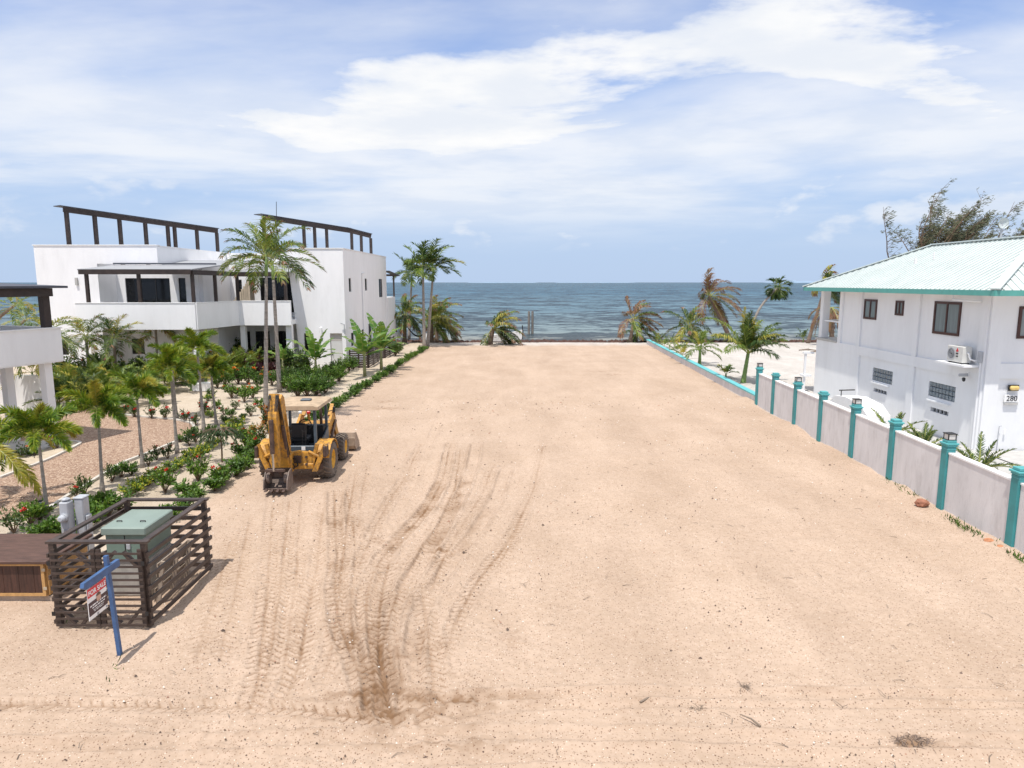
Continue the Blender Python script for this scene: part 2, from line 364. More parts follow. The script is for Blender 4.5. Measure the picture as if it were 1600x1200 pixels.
    track([(775,720),(752,775),(716,830),(690,880),(668,930)], .36, .010, .024, .22, seed=25)
    track([(365,830),(345,900),(322,970),(300,1060)], .36, .006, .024, .05, seed=26)
    track([(490,900),(480,960),(468,1030),(440,1110)], .42, .006, -.028, .1, seed=27)
    track([(850,690),(835,760),(800,840),(770,900)], .32, .008, .016, .10, seed=16)
    # vehicles passing along the sandy road at the foot of the lot
    track([(-200,1172),(300,1160),(760,1148),(1200,1152),(1800,1168)], .26, .018, .0, .40, 'x', seed=17)
    track([(560,1108),(760,1090),(1000,1084),(1400,1086),(1800,1096)], .24, .018, .0, .50, 'x', seed=18)
    track([(600,1122),(900,1104),(1200,1098),(1800,1108)], .18, .012, .0, .35, 'x', seed=19)
    track([(-200,1110),(100,1100),(420,1104),(640,1128)], .30, .010, .014, .25, 'x', seed=20)
    track([(620,1186),(1000,1180),(1400,1188),(1900,1200)], .30, .012, .0, .15, 'x', seed=21)
    # churned damp patches
    for px, rx, ry, k in (((640,1110),1.15,.5,.62),((560,1085),.7,.2,.5),((760,1095),.9,.2,.5),((690,862),.38,.5,.75),((600,845),.36,.34,.62),
                          ((525,885),.26,.55,.6),((1420,1160),.38,.14,.9),((1500,1165),.6,.18,.35),((960,585),1.1,.5,.5),((600,638),.8,.5,.75),((604,628),.5,.35,.6),
                          ((935,580),.6,.4,.45),((330,1000),.3,.3,.25),((800,1000),.3,.5,.35),((30,1105),.5,.2,.45),((730,1165),1.2,.22,.5),((270,940),.8,.35,.3)):
        c = G(*px); r2 = ((X-c.x)/rx)**2 + ((Y-c.y)/ry)**2
        g = np.exp(-r2*1.2) * sst(fbm(X*6, Y*9, 77, 4), .36, .54)
        damp += g*k; z += np.exp(-r2)*(fbm(X*5, Y*5, 81, 3)-.44)*.13*k*(Y < 40)
    # ground churned and clodded where the machine has turned
    cz = np.exp(-(((X+2.6+.02*Y)/3.2)**2)**1.5)*(1-sst(Y, 21, 26)); clod = fbm(X*11, Y*11, 141, 3); cl2 = sst(fbm(X*6.5, Y*6.5, 151, 3), .46, .62)
    z += cz*((clod-.44)*.05 + cl2*.018); damp += cz*sst(clod, .50, .66)*.16*(.4+patch)
    # sand drifted against the boundary wall, and a slight fall towards the beach
    dw = FX(Y) - X
    z += .16*np.exp(-(np.clip(dw, 0, 9)/.55)**2)*(dw > -.4)*sst(Y, 13, 16)*(1-sst(Y, 36, 38))*sst(fbm(X*.7, Y*.45, 91, 3), .25, .6)
    fall = sst(Y, 69.5, 79) * .62 + sst(Y, 78, 110) * 2.4
    z = np.where(z < -.05, -.05 - .05*np.tanh((-.05-z)/.05), z)
    damp = np.clip(damp, 0, 1.2)*(.65 + .35*sst(fbm(X*7, Y*7, 131, 3), .28, .58))*(.85+.3*patch2)
    z = z * (1 - sst(Y, 70, 76)) - fall
    # flat beds where sheets lie on the ground
    white = sst(X - FX(Y), -.10, .12) * sst(Y, 12.6, 13.6); garden = (1 - sst(X + wob*.5, -9.2, -8.5)) * sst(Y, 13.6, 14.8)
    far = sst(Y + wob*3, 66, 70); white = np.maximum(white, far*.85)
    z = np.where((X < -9.4) & (Y > 14.2) & (Y < 68), np.clip(z, -.03, .005) - .012, z)
    damp *= (Y < 69)
    n, m = X.shape
    co = np.stack([X, Y, z], -1).reshape(-1, 3).astype(np.float32)
    idx = np.arange(n*m).reshape(n, m)
    q = np.stack([idx[:-1, :-1], idx[:-1, 1:], idx[1:, 1:], idx[1:, :-1]], -1).reshape(-1, 4).astype(np.int32)
    me = bpy.data.meshes.new('sand_ground'); me.vertices.add(n*m); me.vertices.foreach_set('co', co.ravel())
    me.loops.add(q.size); me.loops.foreach_set('vertex_index', q.ravel())
    me.polygons.add(len(q)); me.polygons.foreach_set('loop_start', np.arange(0, q.size, 4, dtype=np.int32))
    me.polygons.foreach_set('use_smooth', np.ones(len(q), dtype=bool)); me.update(calc_edges=True)
    at = me.color_attributes.new('soil', 'FLOAT_COLOR', 'POINT')
    at.data.foreach_set('color', np.stack([np.clip(damp, 0, 1), white, garden, np.ones_like(z)], -1).reshape(-1).astype(np.float32))
    o = bpy.data.objects.new('sand_ground', me); C.objects.link(o); o['kind'] = 'structure'
    me.materials.append(sandmat()); return o

def sandmat():
    m = bpy.data.materials.new('sand'); m.use_nodes = True; nt = m.node_tree; N = nt.nodes.new; L = nt.links.new
    b = nt.nodes['Principled BSDF']; b.inputs['Roughness'].default_value = .92; b.inputs['Specular IOR Level'].default_value = .25
    geo = N('ShaderNodeNewGeometry'); at = N('ShaderNodeVertexColor'); at.layer_name = 'soil'
    sp = N('ShaderNodeSeparateColor'); L(at.outputs[0], sp.inputs[0])
    def noise(s, det=6, ro=.6):
        n = N('ShaderNodeTexNoise'); n.inputs['Scale'].default_value = s; n.inputs['Detail'].default_value = det; n.inputs['Roughness'].default_value = ro
        L(geo.outputs['Position'], n.inputs['Vector']); return n.outputs['Fac']
    def ramp(f, a, ca, bb, cb):
        r = N('ShaderNodeValToRGB'); e = r.color_ramp.elements; e[0].position = a; e[0].color = (*ca, 1); e[1].position = bb; e[1].color = (*cb, 1)
        L(f, r.inputs[0]); return r.outputs[0]
    def mix(f, a, c, k=None):
        x = N('ShaderNodeMix'); x.data_type = 'RGBA'
        if isinstance(f, float): x.inputs[0].default_value = f
        else: L(f, x.inputs[0])
        for i, v in ((6, a), (7, c)):
            if isinstance(v, tuple): x.inputs[i].default_value = (*v, 1)
            else: L(v, x.inputs[i])
        return x.outputs[2]
    base = ramp(noise(.35, 8, .62), .34, (.398, .292, .212), .66, (.490, .372, .284))
    fine = ramp(noise(7, 6, .7), .30, (.350, .256, .184), .70, (.512, .392, .308))
    lot = mix(.45, base, fine)
    wht = ramp(noise(1.3, 7, .65), .32, (.44, .415, .385), .68, (.535, .51, .48))
    grd = ramp(noise(1.1, 7, .65), .30, (.42, .352, .27), .70, (.525, .45, .365))
    col = mix(sp.outputs[1], lot, wht); col = mix(sp.outputs[2], col, grd)
    # pebbles and shell bits lying in the sand
    def specks(scale, lo, hi, colr, amt):
        nonlocal col
        v = N('ShaderNodeTexVoronoi'); v.inputs['Scale'].default_value = scale; L(geo.outputs['Position'], v.inputs['Vector'])
        a = ramp(v.outputs['Distance'], lo, (1, 1, 1), hi, (0, 0, 0))
        s = N('ShaderNodeSeparateColor'); L(v.outputs['Color'], s.inputs[0])
        t = N('ShaderNodeMath'); t.operation = 'GREATER_THAN'; L(s.outputs[0], t.inputs[0]); t.inputs[1].default_value = 1-amt
        mm = N('ShaderNodeMath'); mm.operation = 'MULTIPLY'; L(a, mm.inputs[0]); L(t.outputs[0], mm.inputs[1])
        col = mix(mm.outputs[0], col, colr)
    specks(24, .18, .34, (.15, .09, .06), .24)
    specks(37, .24, .40, (.26, .165, .11), .30)
    specks(31, .18, .30, (.68, .60, .51), .10)
    specks(13, .11, .20, (.09, .06, .05), .10)
    dn = N('ShaderNodeMath'); dn.operation = 'MULTIPLY'; dn.use_clamp = True; L(sp.outputs[0], dn.inputs[0]); dn.inputs[1].default_value = 1.0
    col = mix(dn.outputs[0], col, (.205, .120, .066))
    # broad drier and damper areas, drawn out along the lot by the grader
    mp = N('ShaderNodeMapping'); mp.inputs['Scale'].default_value = (.9, .22, 1); L(geo.outputs['Position'], mp.inputs[0])
    nb = N('ShaderNodeTexNoise'); nb.inputs['Scale'].default_value = .55; nb.inputs['Detail'].default_value = 7; nb.inputs['Roughness'].default_value = .66; L(mp.outputs[0], nb.inputs['Vector'])
    tone = ramp(nb.outputs['Fac'], .34, (.93, .915, .90), .62, (1.09, 1.09, 1.09))
    tm = N('ShaderNodeMix'); tm.data_type = 'RGBA'; tm.blend_type = 'MULTIPLY'; tm.inputs[0].default_value = 1.; L(col, tm.inputs[6]); L(tone, tm.inputs[7]); col = tm.outputs[2]
    L(col, b.inputs['Base Color'])
    h = N('ShaderNodeMath'); h.operation = 'MULTIPLY_ADD'; L(noise(34, 5, .65), h.inputs[0]); h.inputs[1].default_value = .55
    L(noise(11, 5, .6), h.inputs[2])
    bp = N('ShaderNodeBump'); bp.inputs['Strength'].default_value = .55; bp.inputs['Distance'].default_value = .03
    L(h.outputs[0], bp.inputs['Height']); L(bp.outputs[0], b.inputs['Normal'])
    return m
make_ground()

def make_sea():
    m = bpy.data.materials.new('sea_water'); m.use_nodes = True; nt = m.node_tree; N = nt.nodes.new; L = nt.links.new
    b = nt.nodes['Principled BSDF']; b.inputs['Roughness'].default_value = .22; b.inputs['IOR'].default_value = 1.33
    b.inputs['Specular IOR Level'].default_value = .22
    geo = N('ShaderNodeNewGeometry')
    def noise(sx, sy, det, ro, seed=0., dist=0.):
        mp = N('ShaderNodeMapping'); mp.inputs['Scale'].default_value = (sx, sy, 1); mp.inputs['Location'].default_value = (seed, seed*.7, 0)
        L(geo.outputs['Position'], mp.inputs[0]); n = N('ShaderNodeTexNoise'); n.inputs['Scale'].default_value = 1
        n.inputs['Detail'].default_value = det; n.inputs['Roughness'].default_value = ro; n.inputs['Distortion'].default_value = dist
        L(mp.outputs[0], n.inputs['Vector']); return n.outputs['Fac']
    def mth(op, a, bb, c=None):
        x = N('ShaderNodeMath'); x.operation = op
        for i, v in enumerate((a, bb, c)):
            if v is None: continue
            if isinstance(v, float): x.inputs[i].default_value = v
            else: L(v, x.inputs[i])
        return x.outputs[0]
    sp = N('ShaderNodeSeparateXYZ'); L(geo.outputs['Position'], sp.inputs[0])
    # water body: shallow green-grey near the beach, deep blue farther out, darker seagrass and wind streaks
    r = N('ShaderNodeValToRGB'); e = r.color_ramp.elements
    mr = N('ShaderNodeMapRange'); L(sp.outputs[1], mr.inputs[0]); mr.inputs[1].default_value = 76; mr.inputs[2].default_value = 420; L(mr.outputs[0], r.inputs[0])
    for p, c in ((0., (.150, .150, .135)), (.045, (.105, .142, .155)), (.25, (.070, .126, .162)), (1., (.040, .100, .150))):
        x = e.new(p) if p not in (0., 1.) else (e[0] if p == 0. else e[-1]); x.color = (*c, 1)
    st = N('ShaderNodeValToRGB'); st.color_ramp.elements[0].position = .40; st.color_ramp.elements[1].position = .60
    st.color_ramp.elements[0].color = (.70, .72, .75, 1); st.color_ramp.elements[1].color = (1.12, 1.1, 1.08, 1)
    L(noise(.010, .030, 5, .6, 3., .4), st.inputs[0])
    mx = N('ShaderNodeMix'); mx.data_type = 'RGBA'; mx.blend_type = 'MULTIPLY'; mx.inputs[0].default_value = .75
    L(r.outputs[0], mx.inputs[6]); L(st.outputs[0], mx.inputs[7])
    # choppy wind waves: bright crests and shaded troughs put into the water colour
    wv = mth('ADD', mth('MULTIPLY', noise(.22, .26, 5, .62, 9., .3), 1.2), mth('MULTIPLY', noise(.75, .9, 4, .6, 4., .2), .6))
    wv = mth('ADD', wv, mth('MULTIPLY', noise(.05, .06, 4, .6, 14.), .9))
    ch = N('ShaderNodeValToRGB'); ch.color_ramp.elements[0].position = .462; ch.color_ramp.elements[1].position = .528
    ch.color_ramp.elements[0].color = (.26, .33, .40, 1); ch.color_ramp.elements[1].color = (1.5, 1.48, 1.45, 1)
    L(mth('MULTIPLY', wv, .37), ch.inputs[0])
    m2 = N('ShaderNodeMix'); m2.data_type = 'RGBA'; m2.blend_type = 'MULTIPLY'; m2.inputs[0].default_value = 1.
    L(mx.outputs[2], m2.inputs[6]); L(ch.outputs[0], m2.inputs[7]); L(m2.outputs[2], b.inputs['Base Color'])
    bp = N('ShaderNodeBump'); bp.inputs['Strength'].default_value = .75; bp.inputs['Distance'].default_value = .55
    L(wv, bp.inputs['Height'])
    # a wind-roughened sea mirrors far less than flat water: diffuse body colour under a weak rough reflection
    df = N('ShaderNodeBsdfDiffuse'); L(m2.outputs[2], df.inputs[0]); L(bp.outputs[0], df.inputs['Normal'])
    gl = N('ShaderNodeBsdfGlossy'); gl.inputs['Roughness'].default_value = .24; L(bp.outputs[0], gl.inputs['Normal'])
    fr = N('ShaderNodeFresnel'); fr.inputs[0].default_value = 1.33; L(bp.outputs[0], fr.inputs[1])
    ms = N('ShaderNodeMixShader'); L(mth('MULTIPLY', fr.outputs[0], .34), ms.inputs[0]); L(df.outputs[0], ms.inputs[1]); L(gl.outputs[0], ms.inputs[2])
    L(ms.outputs[0], nt.nodes['Material Output'].inputs[0])
    mb = MB(); ys = [73, 120, 250, 600, 1500, 4000, 9000, 24000]; xs = [-24000, -3000, -400, -60, 60, 400, 3000, 24000]
    vs = [(x, y, -.36) for y in ys for x in xs]; k = len(xs)
    mb.add(vs, [(i*k+j, i*k+j+1, (i+1)*k+j+1, (i+1)*k+j) for i in range(len(ys)-1) for j in range(k-1)])
    mb.build('sea', m, kind='structure', fix=False)
make_sea()
# low cays on the horizon
def cay(x0, x1, h, Y):
    mb = MB(); n = 26; rg = random.Random(int(x0)); vs = []
    for i in range(n+1):
        t = i/n; hh = h*(math.sin(math.pi*t)**.5)*(.7+.5*rg.random()) if 0 < i < n else 0.
        x = x0+(x1-x0)*t; vs += [(x, Y, -1), (x, Y+120, hh), (x, Y+500, -1)]
    mb.add(vs, [(3*i+k, 3*i+3+k, 3*i+4+k, 3*i+1+k) for i in range(n) for k in (0, 1)])
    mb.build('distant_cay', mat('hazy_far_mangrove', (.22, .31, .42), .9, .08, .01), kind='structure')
cay(2900, 3650, 22, 7600); cay(-520, 300, 9, 7800); cay(500, 1500, 7, 8200)

# sargassum weed washed up along the waterline
def sargassum():
    mb = MB(); rg = random.Random(5)
    for i in range(1500):
        x = rg.uniform(-62, 62); y = 75.6 + rg.gauss(0, .75) + .35*math.sin(x*.35); s = rg.uniform(.12, .42)
        a = rg.uniform(0, 3.14); z = -.36 + max(0, (78-y))*.03
        p = [(x+s*1.6*math.cos(a+k*1.257)*rg.uniform(.7, 1.2), y+s*math.sin(a+k*1.257)*rg.uniform(.7, 1.2), z-.14) for k in range(5)]
        mb.add(p+[(x, y, z+s*.35+.06)], [(k, (k+1) % 5, 5) for k in range(5)])
    mb.build('sargassum_weed', SARG, kind='stuff', label='brown sargassum weed washed up along the waterline')
sargassum()

# gravel drive of the white villa, with its pale kerb
DRIVE = [(-60,868),(0,812),(75,797),(120,768),(190,725),(225,712),(262,697),(292,684),(305,672),(300,662),(270,656),(230,653),(190,649),(170,643),(168,637),(178,632),(150,630),(95,640),(40,655),(-60,690),(-60,772),(0,746),(75,718),(126,694),(124,692),(60,697),(20,716),(-60,730)]
def drive():
    m = bpy.data.materials.new('red_pea_gravel'); m.use_nodes = True; nt = m.node_tree; N = nt.nodes.new; L = nt.links.new
    b = nt.nodes['Principled BSDF']; b.inputs['Roughness'].default_value = .9
    geo = N('ShaderNodeNewGeometry'); v = N('ShaderNodeTexVoronoi'); v.inputs['Scale'].default_value = 25; L(geo.outputs['Position'], v.inputs[0])
    s = N('ShaderNodeSeparateColor'); L(v.outputs['Color'], s.inputs[0]); r = N('ShaderNodeValToRGB'); e = r.color_ramp.elements
    e[0].color = (.20, .115, .078, 1); e[1].color = (.54, .41, .31, 1); x = e.new(.5); x.color = (.345, .225, .155, 1)
    L(s.outputs[0], r.inputs[0]); L(r.outputs[0], b.inputs['Base Color'])
    bp = N('ShaderNodeBump'); bp.inputs['Strength'].default_value = .8; bp.inputs['Distance'].default_value = .03; bp.invert = True
    L(v.outputs['Distance'], bp.inputs['Height']); L(bp.outputs[0], b.inputs['Normal'])
    outer = [G(*p) for p in DRIVE[:20]]; inner = [G(*p) for p in DRIVE[20:]]
    bm = bmesh.new(); pts = [G(*p) for p in DRIVE[:19]] + [G(-60, 868)]
    # main drive: outline without the bed by the garage
    vs = [bm.verts.new((p.x, p.y, .016)) for p in [G(*q) for q in DRIVE[:20]] + [G(*q) for q in DRIVE[20:]][:0]]
    f = bm.faces.new(vs); bmesh.ops.triangulate(bm, faces=[f])
    me = bpy.data.meshes.new('gravel_drive'); bm.to_mesh(me); bm.free(); me.materials.append(m)
    o = bpy.data.objects.new('gravel_drive', me); C.objects.link(o); o['kind'] = 'structure'
    # bed of sand by the garage lies on the gravel
    bed = [(-60,776),(0,748),(75,720),(128,694),(118,691),(62,692),(0,704),(-60,716)]
    mb = MB(); n = len(bed); P = [G(*q) for q in bed]
    mb.add([(p.x, p.y, .05) for p in P] + [(p.x, p.y, -.02) for p in P], [tuple(range(n))] + [(i, (i+1) % n, n+(i+1) % n, n+i) for i in range(n)])
    mb.build('planting_bed', mat('bed_sand', (.49, .41, .31), .9, .15, 3, .4, 30), kind='structure')
    k = MB(); 
    def kerb(px, w=.11, h=.09, close=False):
        P = [G(*q) for q in px]
        Q = []
        for a, bb in zip(P, P[1:]):
            for t in range(4): Q.append(a.lerp(bb, t/4))
        Q.append(P[-1])
        Q = [Q[0]] + [(Q[i-1]+Q[i]*2+Q[i+1])/4 for i in range(1, len(Q)-1)] + [Q[-1]]
        for i, (a, bb) in enumerate(zip(Q, Q[1:])): k.beam(a+Vector((0,0,h/2-.01)), bb+Vector((0,0,h/2-.01)), w, h)
    kerb([(75,797),(120,768),(190,725),(225,712),(262,697),(292,684),(305,672),(300,662),(270,656),(230,653),(190,649),(170,643),(168,637),(178,632)])
    kerb([(0,748),(75,720),(128,694),(118,691),(62,692)])
    k.build('drive_kerb', PAVE, kind='structure')
drive()
# slab under the garage and the narrow pavement beside the turquoise-pillared wall
mb = MB(); mb.box(-34, -17.35, 14, 25.9, -.05, .10); mb.build('garage_floor', CONC, kind='structure')
mb = MB(); mb.box(15.6, 17.08, 14, 37.5, -.05, .09); mb.box(17.0, 30, 19.5, 24.40, -.05, .09); mb.build('concrete_path', CONC, kind='structure')
# ------------------------------------------------------------------ buildings
def wall(mb, axis, p0, p1, a0, a1, z0, z1, holes=()):
    """wall slab with real openings. axis 'y': runs along x at y in [p0,p1]; axis 'x': runs along y at x in [p0,p1]"""
    A = sorted({a0, a1, *[h[0] for h in holes], *[h[1] for h in holes]}); Z = sorted({z0, z1, *[h[2] for h in holes], *[h[3] for h in holes]})
    for i in range(len(A)-1):
        zs = []
        for j in range(len(Z)-1):
            ca, cz = (A[i]+A[i+1])/2, (Z[j]+Z[j+1])/2
            if not any(h[0] < ca < h[1] and h[2] < cz < h[3] for h in holes):
                if zs and zs[-1][1] == Z[j]: zs[-1][1] = Z[j+1]
                else: zs.append([Z[j], Z[j+1]])
        for b, t in zs:
            if axis == 'y': mb.box(A[i], A[i+1], p0, p1, b, t)
            else: mb.box(p0, p1, A[i], A[i+1], b, t)
    return mb
def opening(parent, axis, face, a0, a1, z0, z1, fm, gm, bars=(), fw=.055, sgn=-1, depth=.10, name='window', label=None):
    """frame + each pane, set `depth` back from the wall face; sgn: outward direction along the axis normal"""
    i0, i1 = sorted((face - sgn*(depth-.04), face - sgn*(depth+.04)))
    def bx(m, b0, b1, c0, c1, d0=i0, d1=i1):
        if axis == 'y': m.box(b0, b1, d0, d1, c0, c1)
        else: m.box(d0, d1, b0, b1, c0, c1)
    f = MB(); bx(f, a0, a0+fw, z0, z1); bx(f, a1-fw, a1, z0, z1); bx(f, a0+fw, a1-fw, z1-fw, z1); bx(f, a0+fw, a1-fw, z0, z0+fw)
    cuts = [a0+fw] + [a0+(a1-a0)*t for t in bars] + [a1-fw]
    for c in cuts[1:-1]: bx(f, c-fw*.4, c+fw*.4, z0+fw, z1-fw)
    w = f.build(name, fm, parent)
    if label: w['label'] = label
    g0, g1 = sorted((face - sgn*(depth-.005), face - sgn*(depth+.02)))
    for i in range(len(cuts)-1):
        g = MB(); l = cuts[i] + (fw*.4 if i else 0); r = cuts[i+1] - (fw*.4 if i < len(cuts)-2 else 0)
        bx(g, l, r, z0+fw, z1-fw, g0, g1); g.build('pane', gm, w)
    return w

def white_villa():
    r = thing('white_villa', 'white modern two-storey villa with dark timber roof pergolas and balcony', 'house', (-22, 48, 0))
    m = MB()                                                                     # left block
    wall(m, 'y', 46, 46.25, -31.65, -27.55, 0, 8.6, [(-30.42, -29.98, 1.33, 2.27)])
    m.box(-27.55, -23.5, 46, 46.25, 7.42, 8.6)
    m.box(-31.65, -31.4, 46.25, 58, 0, 8.6); m.box(-27.8, -27.55, 46.25, 48.1, 0, 7.42)
    m.box(-23.75, -23.5, 46.25, 58, 7.42, 8.55); m.box(-31.4, -23.75, 57.75, 58, 0, 8.55)
    wall(m, 'y', 48.1, 48.35, -27.55, -21.9, 3.6, 7.4, [(-26.95, -23.85, 3.62, 6.48), (-23.25, -22.75, 4.3, 6.5)])
    wall(m, 'y', 47.9, 48.15, -27.55, -20.6, 0, 3.25, [(-26.75, -25.85, 1.2, 2.28)])
    m.box(-21.9, -21.65, 48.35, 53, 3.6, 7.4); m.box(-20.85, -20.6, 48.15, 52.0, 0, 3.25)
    m.box(-31.4, -21.9, 48.4, 57.75, 7.2, 7.4)
    m.build('left_block_wall', WHITE, r)
    m = MB()                                                                     # middle part behind the balcony
    wall(m, 'y', 53, 53.25, -21.65, -15.3, 3.6, 8.4, [(-21.25, -20.75, 3.7, 6.4), (-20.4, -19.95, 3.7, 6.4), (-19.35, -16.75, 3.9, 6.55)])
    wall(m, 'y', 52, 52.25, -20.6, -15.3, 0, 3.25, [(-20.35, -19.95, .2, 2.5), (-19.55, -18.45, .1, 2.52), (-18.1, -16.75, .1, 2.52)])
    m.box(-23.5, -15.3, 53.3, 58, 7.5, 7.7); m.box(-23.4, -15.6, 57.0, 57.2, 7.7, 8.5)
    m.build('middle_wall', WHITE, r)
    m = MB()                                                                     # right wing with its leaning end wall
    wall(m, 'y', 49.3, 49.55, -15.25, -12, 0, 8.55, [(-15.02, -14.35, 1.0, 2.55), (-13.15, -12.28, .02, 2.55)])
    m.prism([(-15.25, 0), (-15.25, 8.55), (-16.02, 8.55), (-15.30, 0)], 'y', 49.3, 49.55)
    wall(m, 'x', -12.25, -12, 49.55, 66, 0, 8.55, [(50.75, 51.5, 5.5, 6.5), (56.3, 57.15, 5.52, 6.5), (62.2, 63.9, 4.85, 6.5),
         (50.9, 51.8, 1.45, 2.45), (54.6, 55.4, 1.3, 2.45), (57.2, 58.4, .2, 2.75), (59.4, 60.2, 1.0, 2.5), (61.6, 63.2, .35, 2.5)])
    m.box(-15.5, -15.25, 49.55, 66, 0, 8.55); m.box(-15.25, -12.25, 65.75, 66, 0, 8.55); m.box(-15.25, -12.25, 49.55, 65.75, 7.5, 7.7)
    m.build('right_wing_wall', WHITE, r)
    m = MB(); m.box(-15.5, -11.93, 66.003, 70.2, 0, 4.75); m.build('rear_terrace_wall', WHITE, r)
    for c in ((-31.71, -23.44, 45.95, 46.31, 8.602, 8.66), (-23.80, -23.44, 46.313, 58.05, 8.553, 8.61), (-16.05, -11.95, 49.25, 49.6, 8.553, 8.61), (-12.3, -11.95, 49.603, 66.05, 8.553, 8.61)):
        q = MB(); q.box(*c); q.build('parapet_coping', COPING, r)
    # balcony: slab and solid balustrade
    OUT = [(-27.6, 43.5), (-20.05, 43.5), (-19.1, 47.9), (-15.42, 47.9)]
    m = MB(); m.prism([(-27.55, 43.6), (-20.15, 43.6), (-19.2, 48.0), (-15.5, 48.0), (-15.5, 52.95), (-21.6, 52.95), (-21.6, 48.05), (-27.5, 48.05)], 'z', 3.26, 3.58)
    m.build('balcony_slab', WHITE, r)
    for a, b in zip(OUT, OUT[1:]):
        q = MB(); q.beam((a[0], a[1], 4.05), (b[0], b[1], 4.05), .18, 1.66); q.beam((a[0], a[1], 4.91), (b[0], b[1], 4.91), .24, .05); q.build('balcony_parapet', WHITE, r)
    q = MB(); q.beam((-27.55, 43.45, 4.05), (-27.55, 45.99, 4.05), .18, 1.66); q.build('balcony_parapet', WHITE, r)
    for x, y, w in ((-18.95, 48.25, .34), (-15.75, 48.4, .4), (-20.3, 43.85, .3)):
        q = MB(); q.box(x-w/2, x+w/2, y-w/2, y+w/2, 0, 3.25); q.build('column', WHITE, r)
    # canopy over the balcony
    def zc(y): return 7.02 + .11*(y-43.3)
    q = MB(); P = [(-27.2, 43.3), (-20.05, 43.3), (-18.95, 47.75), (-18.95, 48.08), (-27.2, 48.08)]; n = len(P)
    P2 = [(-26.4, 45.98), (-19.4, 45.98)]
    P = [(-27.2, 43.3), (-20.05, 43.3), (-19.0, 47.7), (-19.0, 50.2), (-23.45, 50.2), (-23.45, 45.97), (-26.5, 45.97)]; n = len(P)
    q.add([(x, y, zc(y)) for x, y in P] + [(x, y, zc(y)-.07) for x, y in P], [tuple(range(n)), tuple(range(2*n-1, n-1, -1))] + [(i, (i+1) % n, n+(i+1) % n, n+i) for i in range(n)])
    P = [(-18.98, 47.7), (-15.35, 47.7), (-15.35, 53.0), (-18.98, 53.0)]
    q.add([(x, y, 6.93+.11*(y-47.7)) for x, y in P] + [(x, y, 6.86+.11*(y-47.7)) for x, y in P], [(0,1,2,3), (7,6,5,4), (0,1,5,4), (1,2,6,5), (2,3,7,6), (3,0,4,7)])
    q.build('canopy_roof', ROOFG, r)
    for a, b in (((-27.15, 43.36, 6.84), (-20.1, 43.36, 6.84)), ((-20.08, 43.4, 6.82), (-19.05, 47.7, 6.76)), ((-19.0, 47.76, 6.74), (-15.4, 47.76, 6.74)), ((-27.12, 43.4, 6.84), (-26.95, 45.9, 6.98))):
        q = MB(); q.beam(a, b, .14, .30); q.build('canopy_beam', WOODD, r)
    for x, y, zt in ((-26.78, 43.5, 6.7), (-23.5, 43.5, 6.7), (-20.15, 43.55, 6.7), (-19.62, 45.6, 6.66), (-19.05, 47.85, 6.6), (-15.75, 47.95, 6.6)):
        q = MB(); q.box(x-.09, x+.09, y-.09, y+.09, 4.93, zt); q.build('canopy_post', WOODD, r)
    q = MB(); q.beam((-26.4, 45.9, 7.42), (-19.6, 45.9, 7.40), .1, .1); q.build('flashing', ROOFD, r)
    # windows and doors
    opening(r, 'y', 46, -30.42, -29.98, 1.33, 2.27, FRAMEB, GLASS)
    opening(r, 'y', 48.1, -26.95, -23.85, 3.62, 6.48, FRAMEB, GLASS, (.34, .67))
    opening(r, 'y', 48.1, -23.25, -22.75, 4.3, 6.5, FRAMEB, GLASS)
    opening(r, 'y', 47.9, -26.75, -25.85, 1.2, 2.28, FRAMEB, GLASS, (.5,))
    for a, b in ((-21.25, -20.75), (-20.4, -19.95)): opening(r, 'y', 53, a, b, 3.7, 6.4, FRAMEB, GLASS)
    opening(r, 'y', 53, -19.35, -16.75, 3.9, 6.55, FRAMEB, GLASS, (.5,))
    for a, b in ((-20.35, -19.95), (-19.55, -18.45), (-18.1, -16.75)): opening(r, 'y', 52, a, b, .2 if a < -20 else .1, 2.5 if a < -20 else 2.52, FRAMEB, GLASS, (.5,) if b-a > .6 else ())
    opening(r, 'y', 49.3, -15.02, -14.35, 1.0, 2.55, FRAMEB, GLASS)
    for a, b, z0, z1 in ((50.75, 51.5, 5.5, 6.5), (56.3, 57.15, 5.52, 6.5), (62.2, 63.9, 4.85, 6.5), (50.9, 51.8, 1.45, 2.45), (54.6, 55.4, 1.3, 2.45), (57.2, 58.4, .2, 2.75), (59.4, 60.2, 1.0, 2.5), (61.6, 63.2, .35, 2.5)):
        opening(r, 'x', -12, a, b, z0, z1, FRAMEB, GLASS, (.5,) if b-a > 1.3 else (), sgn=1)
    dm = mat('pale_grey_door', (.62, .62, .61), .5, .04, 2)
    d = MB(); d.box(-13.11, -12.32, 49.40, 49.45, .02, 1.98); d.build('door', dm, r)
    d2 = [o for o in r.children if o.name.startswith('door')][0]
    h = MB(); h.box(-13.05, -13.0, 49.33, 49.40, .95, 1.2); h.build('handle', BLK, d2)
    d = MB(); d.box(-13.15, -12.28, 49.44, 49.5, 2.0, 2.55); d.build('transom_panel', mat('beige_transom', (.48, .45, .42), .6, .05, 2), r)
    # outside stair to the roof
    for k in range(8):
        s = MB(); s.box(-20.75+.155*k, -20.75+.155*(k+1)+.03, 51.2, 52.1, 3.6, 4.9+.2*k); s.build('stair_step', mat('sandstone_step', (.60, .50, .38), .8, .08, 4), r)
    # lamps, pipes and small fittings
    l = MB(); l.cbox(-13.86, -13.7, 49.16, 49.297, 2.35, 2.98, .03); l.build('wall_lamp', COPING, r)
    l = MB(); l.box(-29.05, -28.9, 45.88, 45.997, 6.0, 6.5); l.build('wall_lamp', CONC, r)
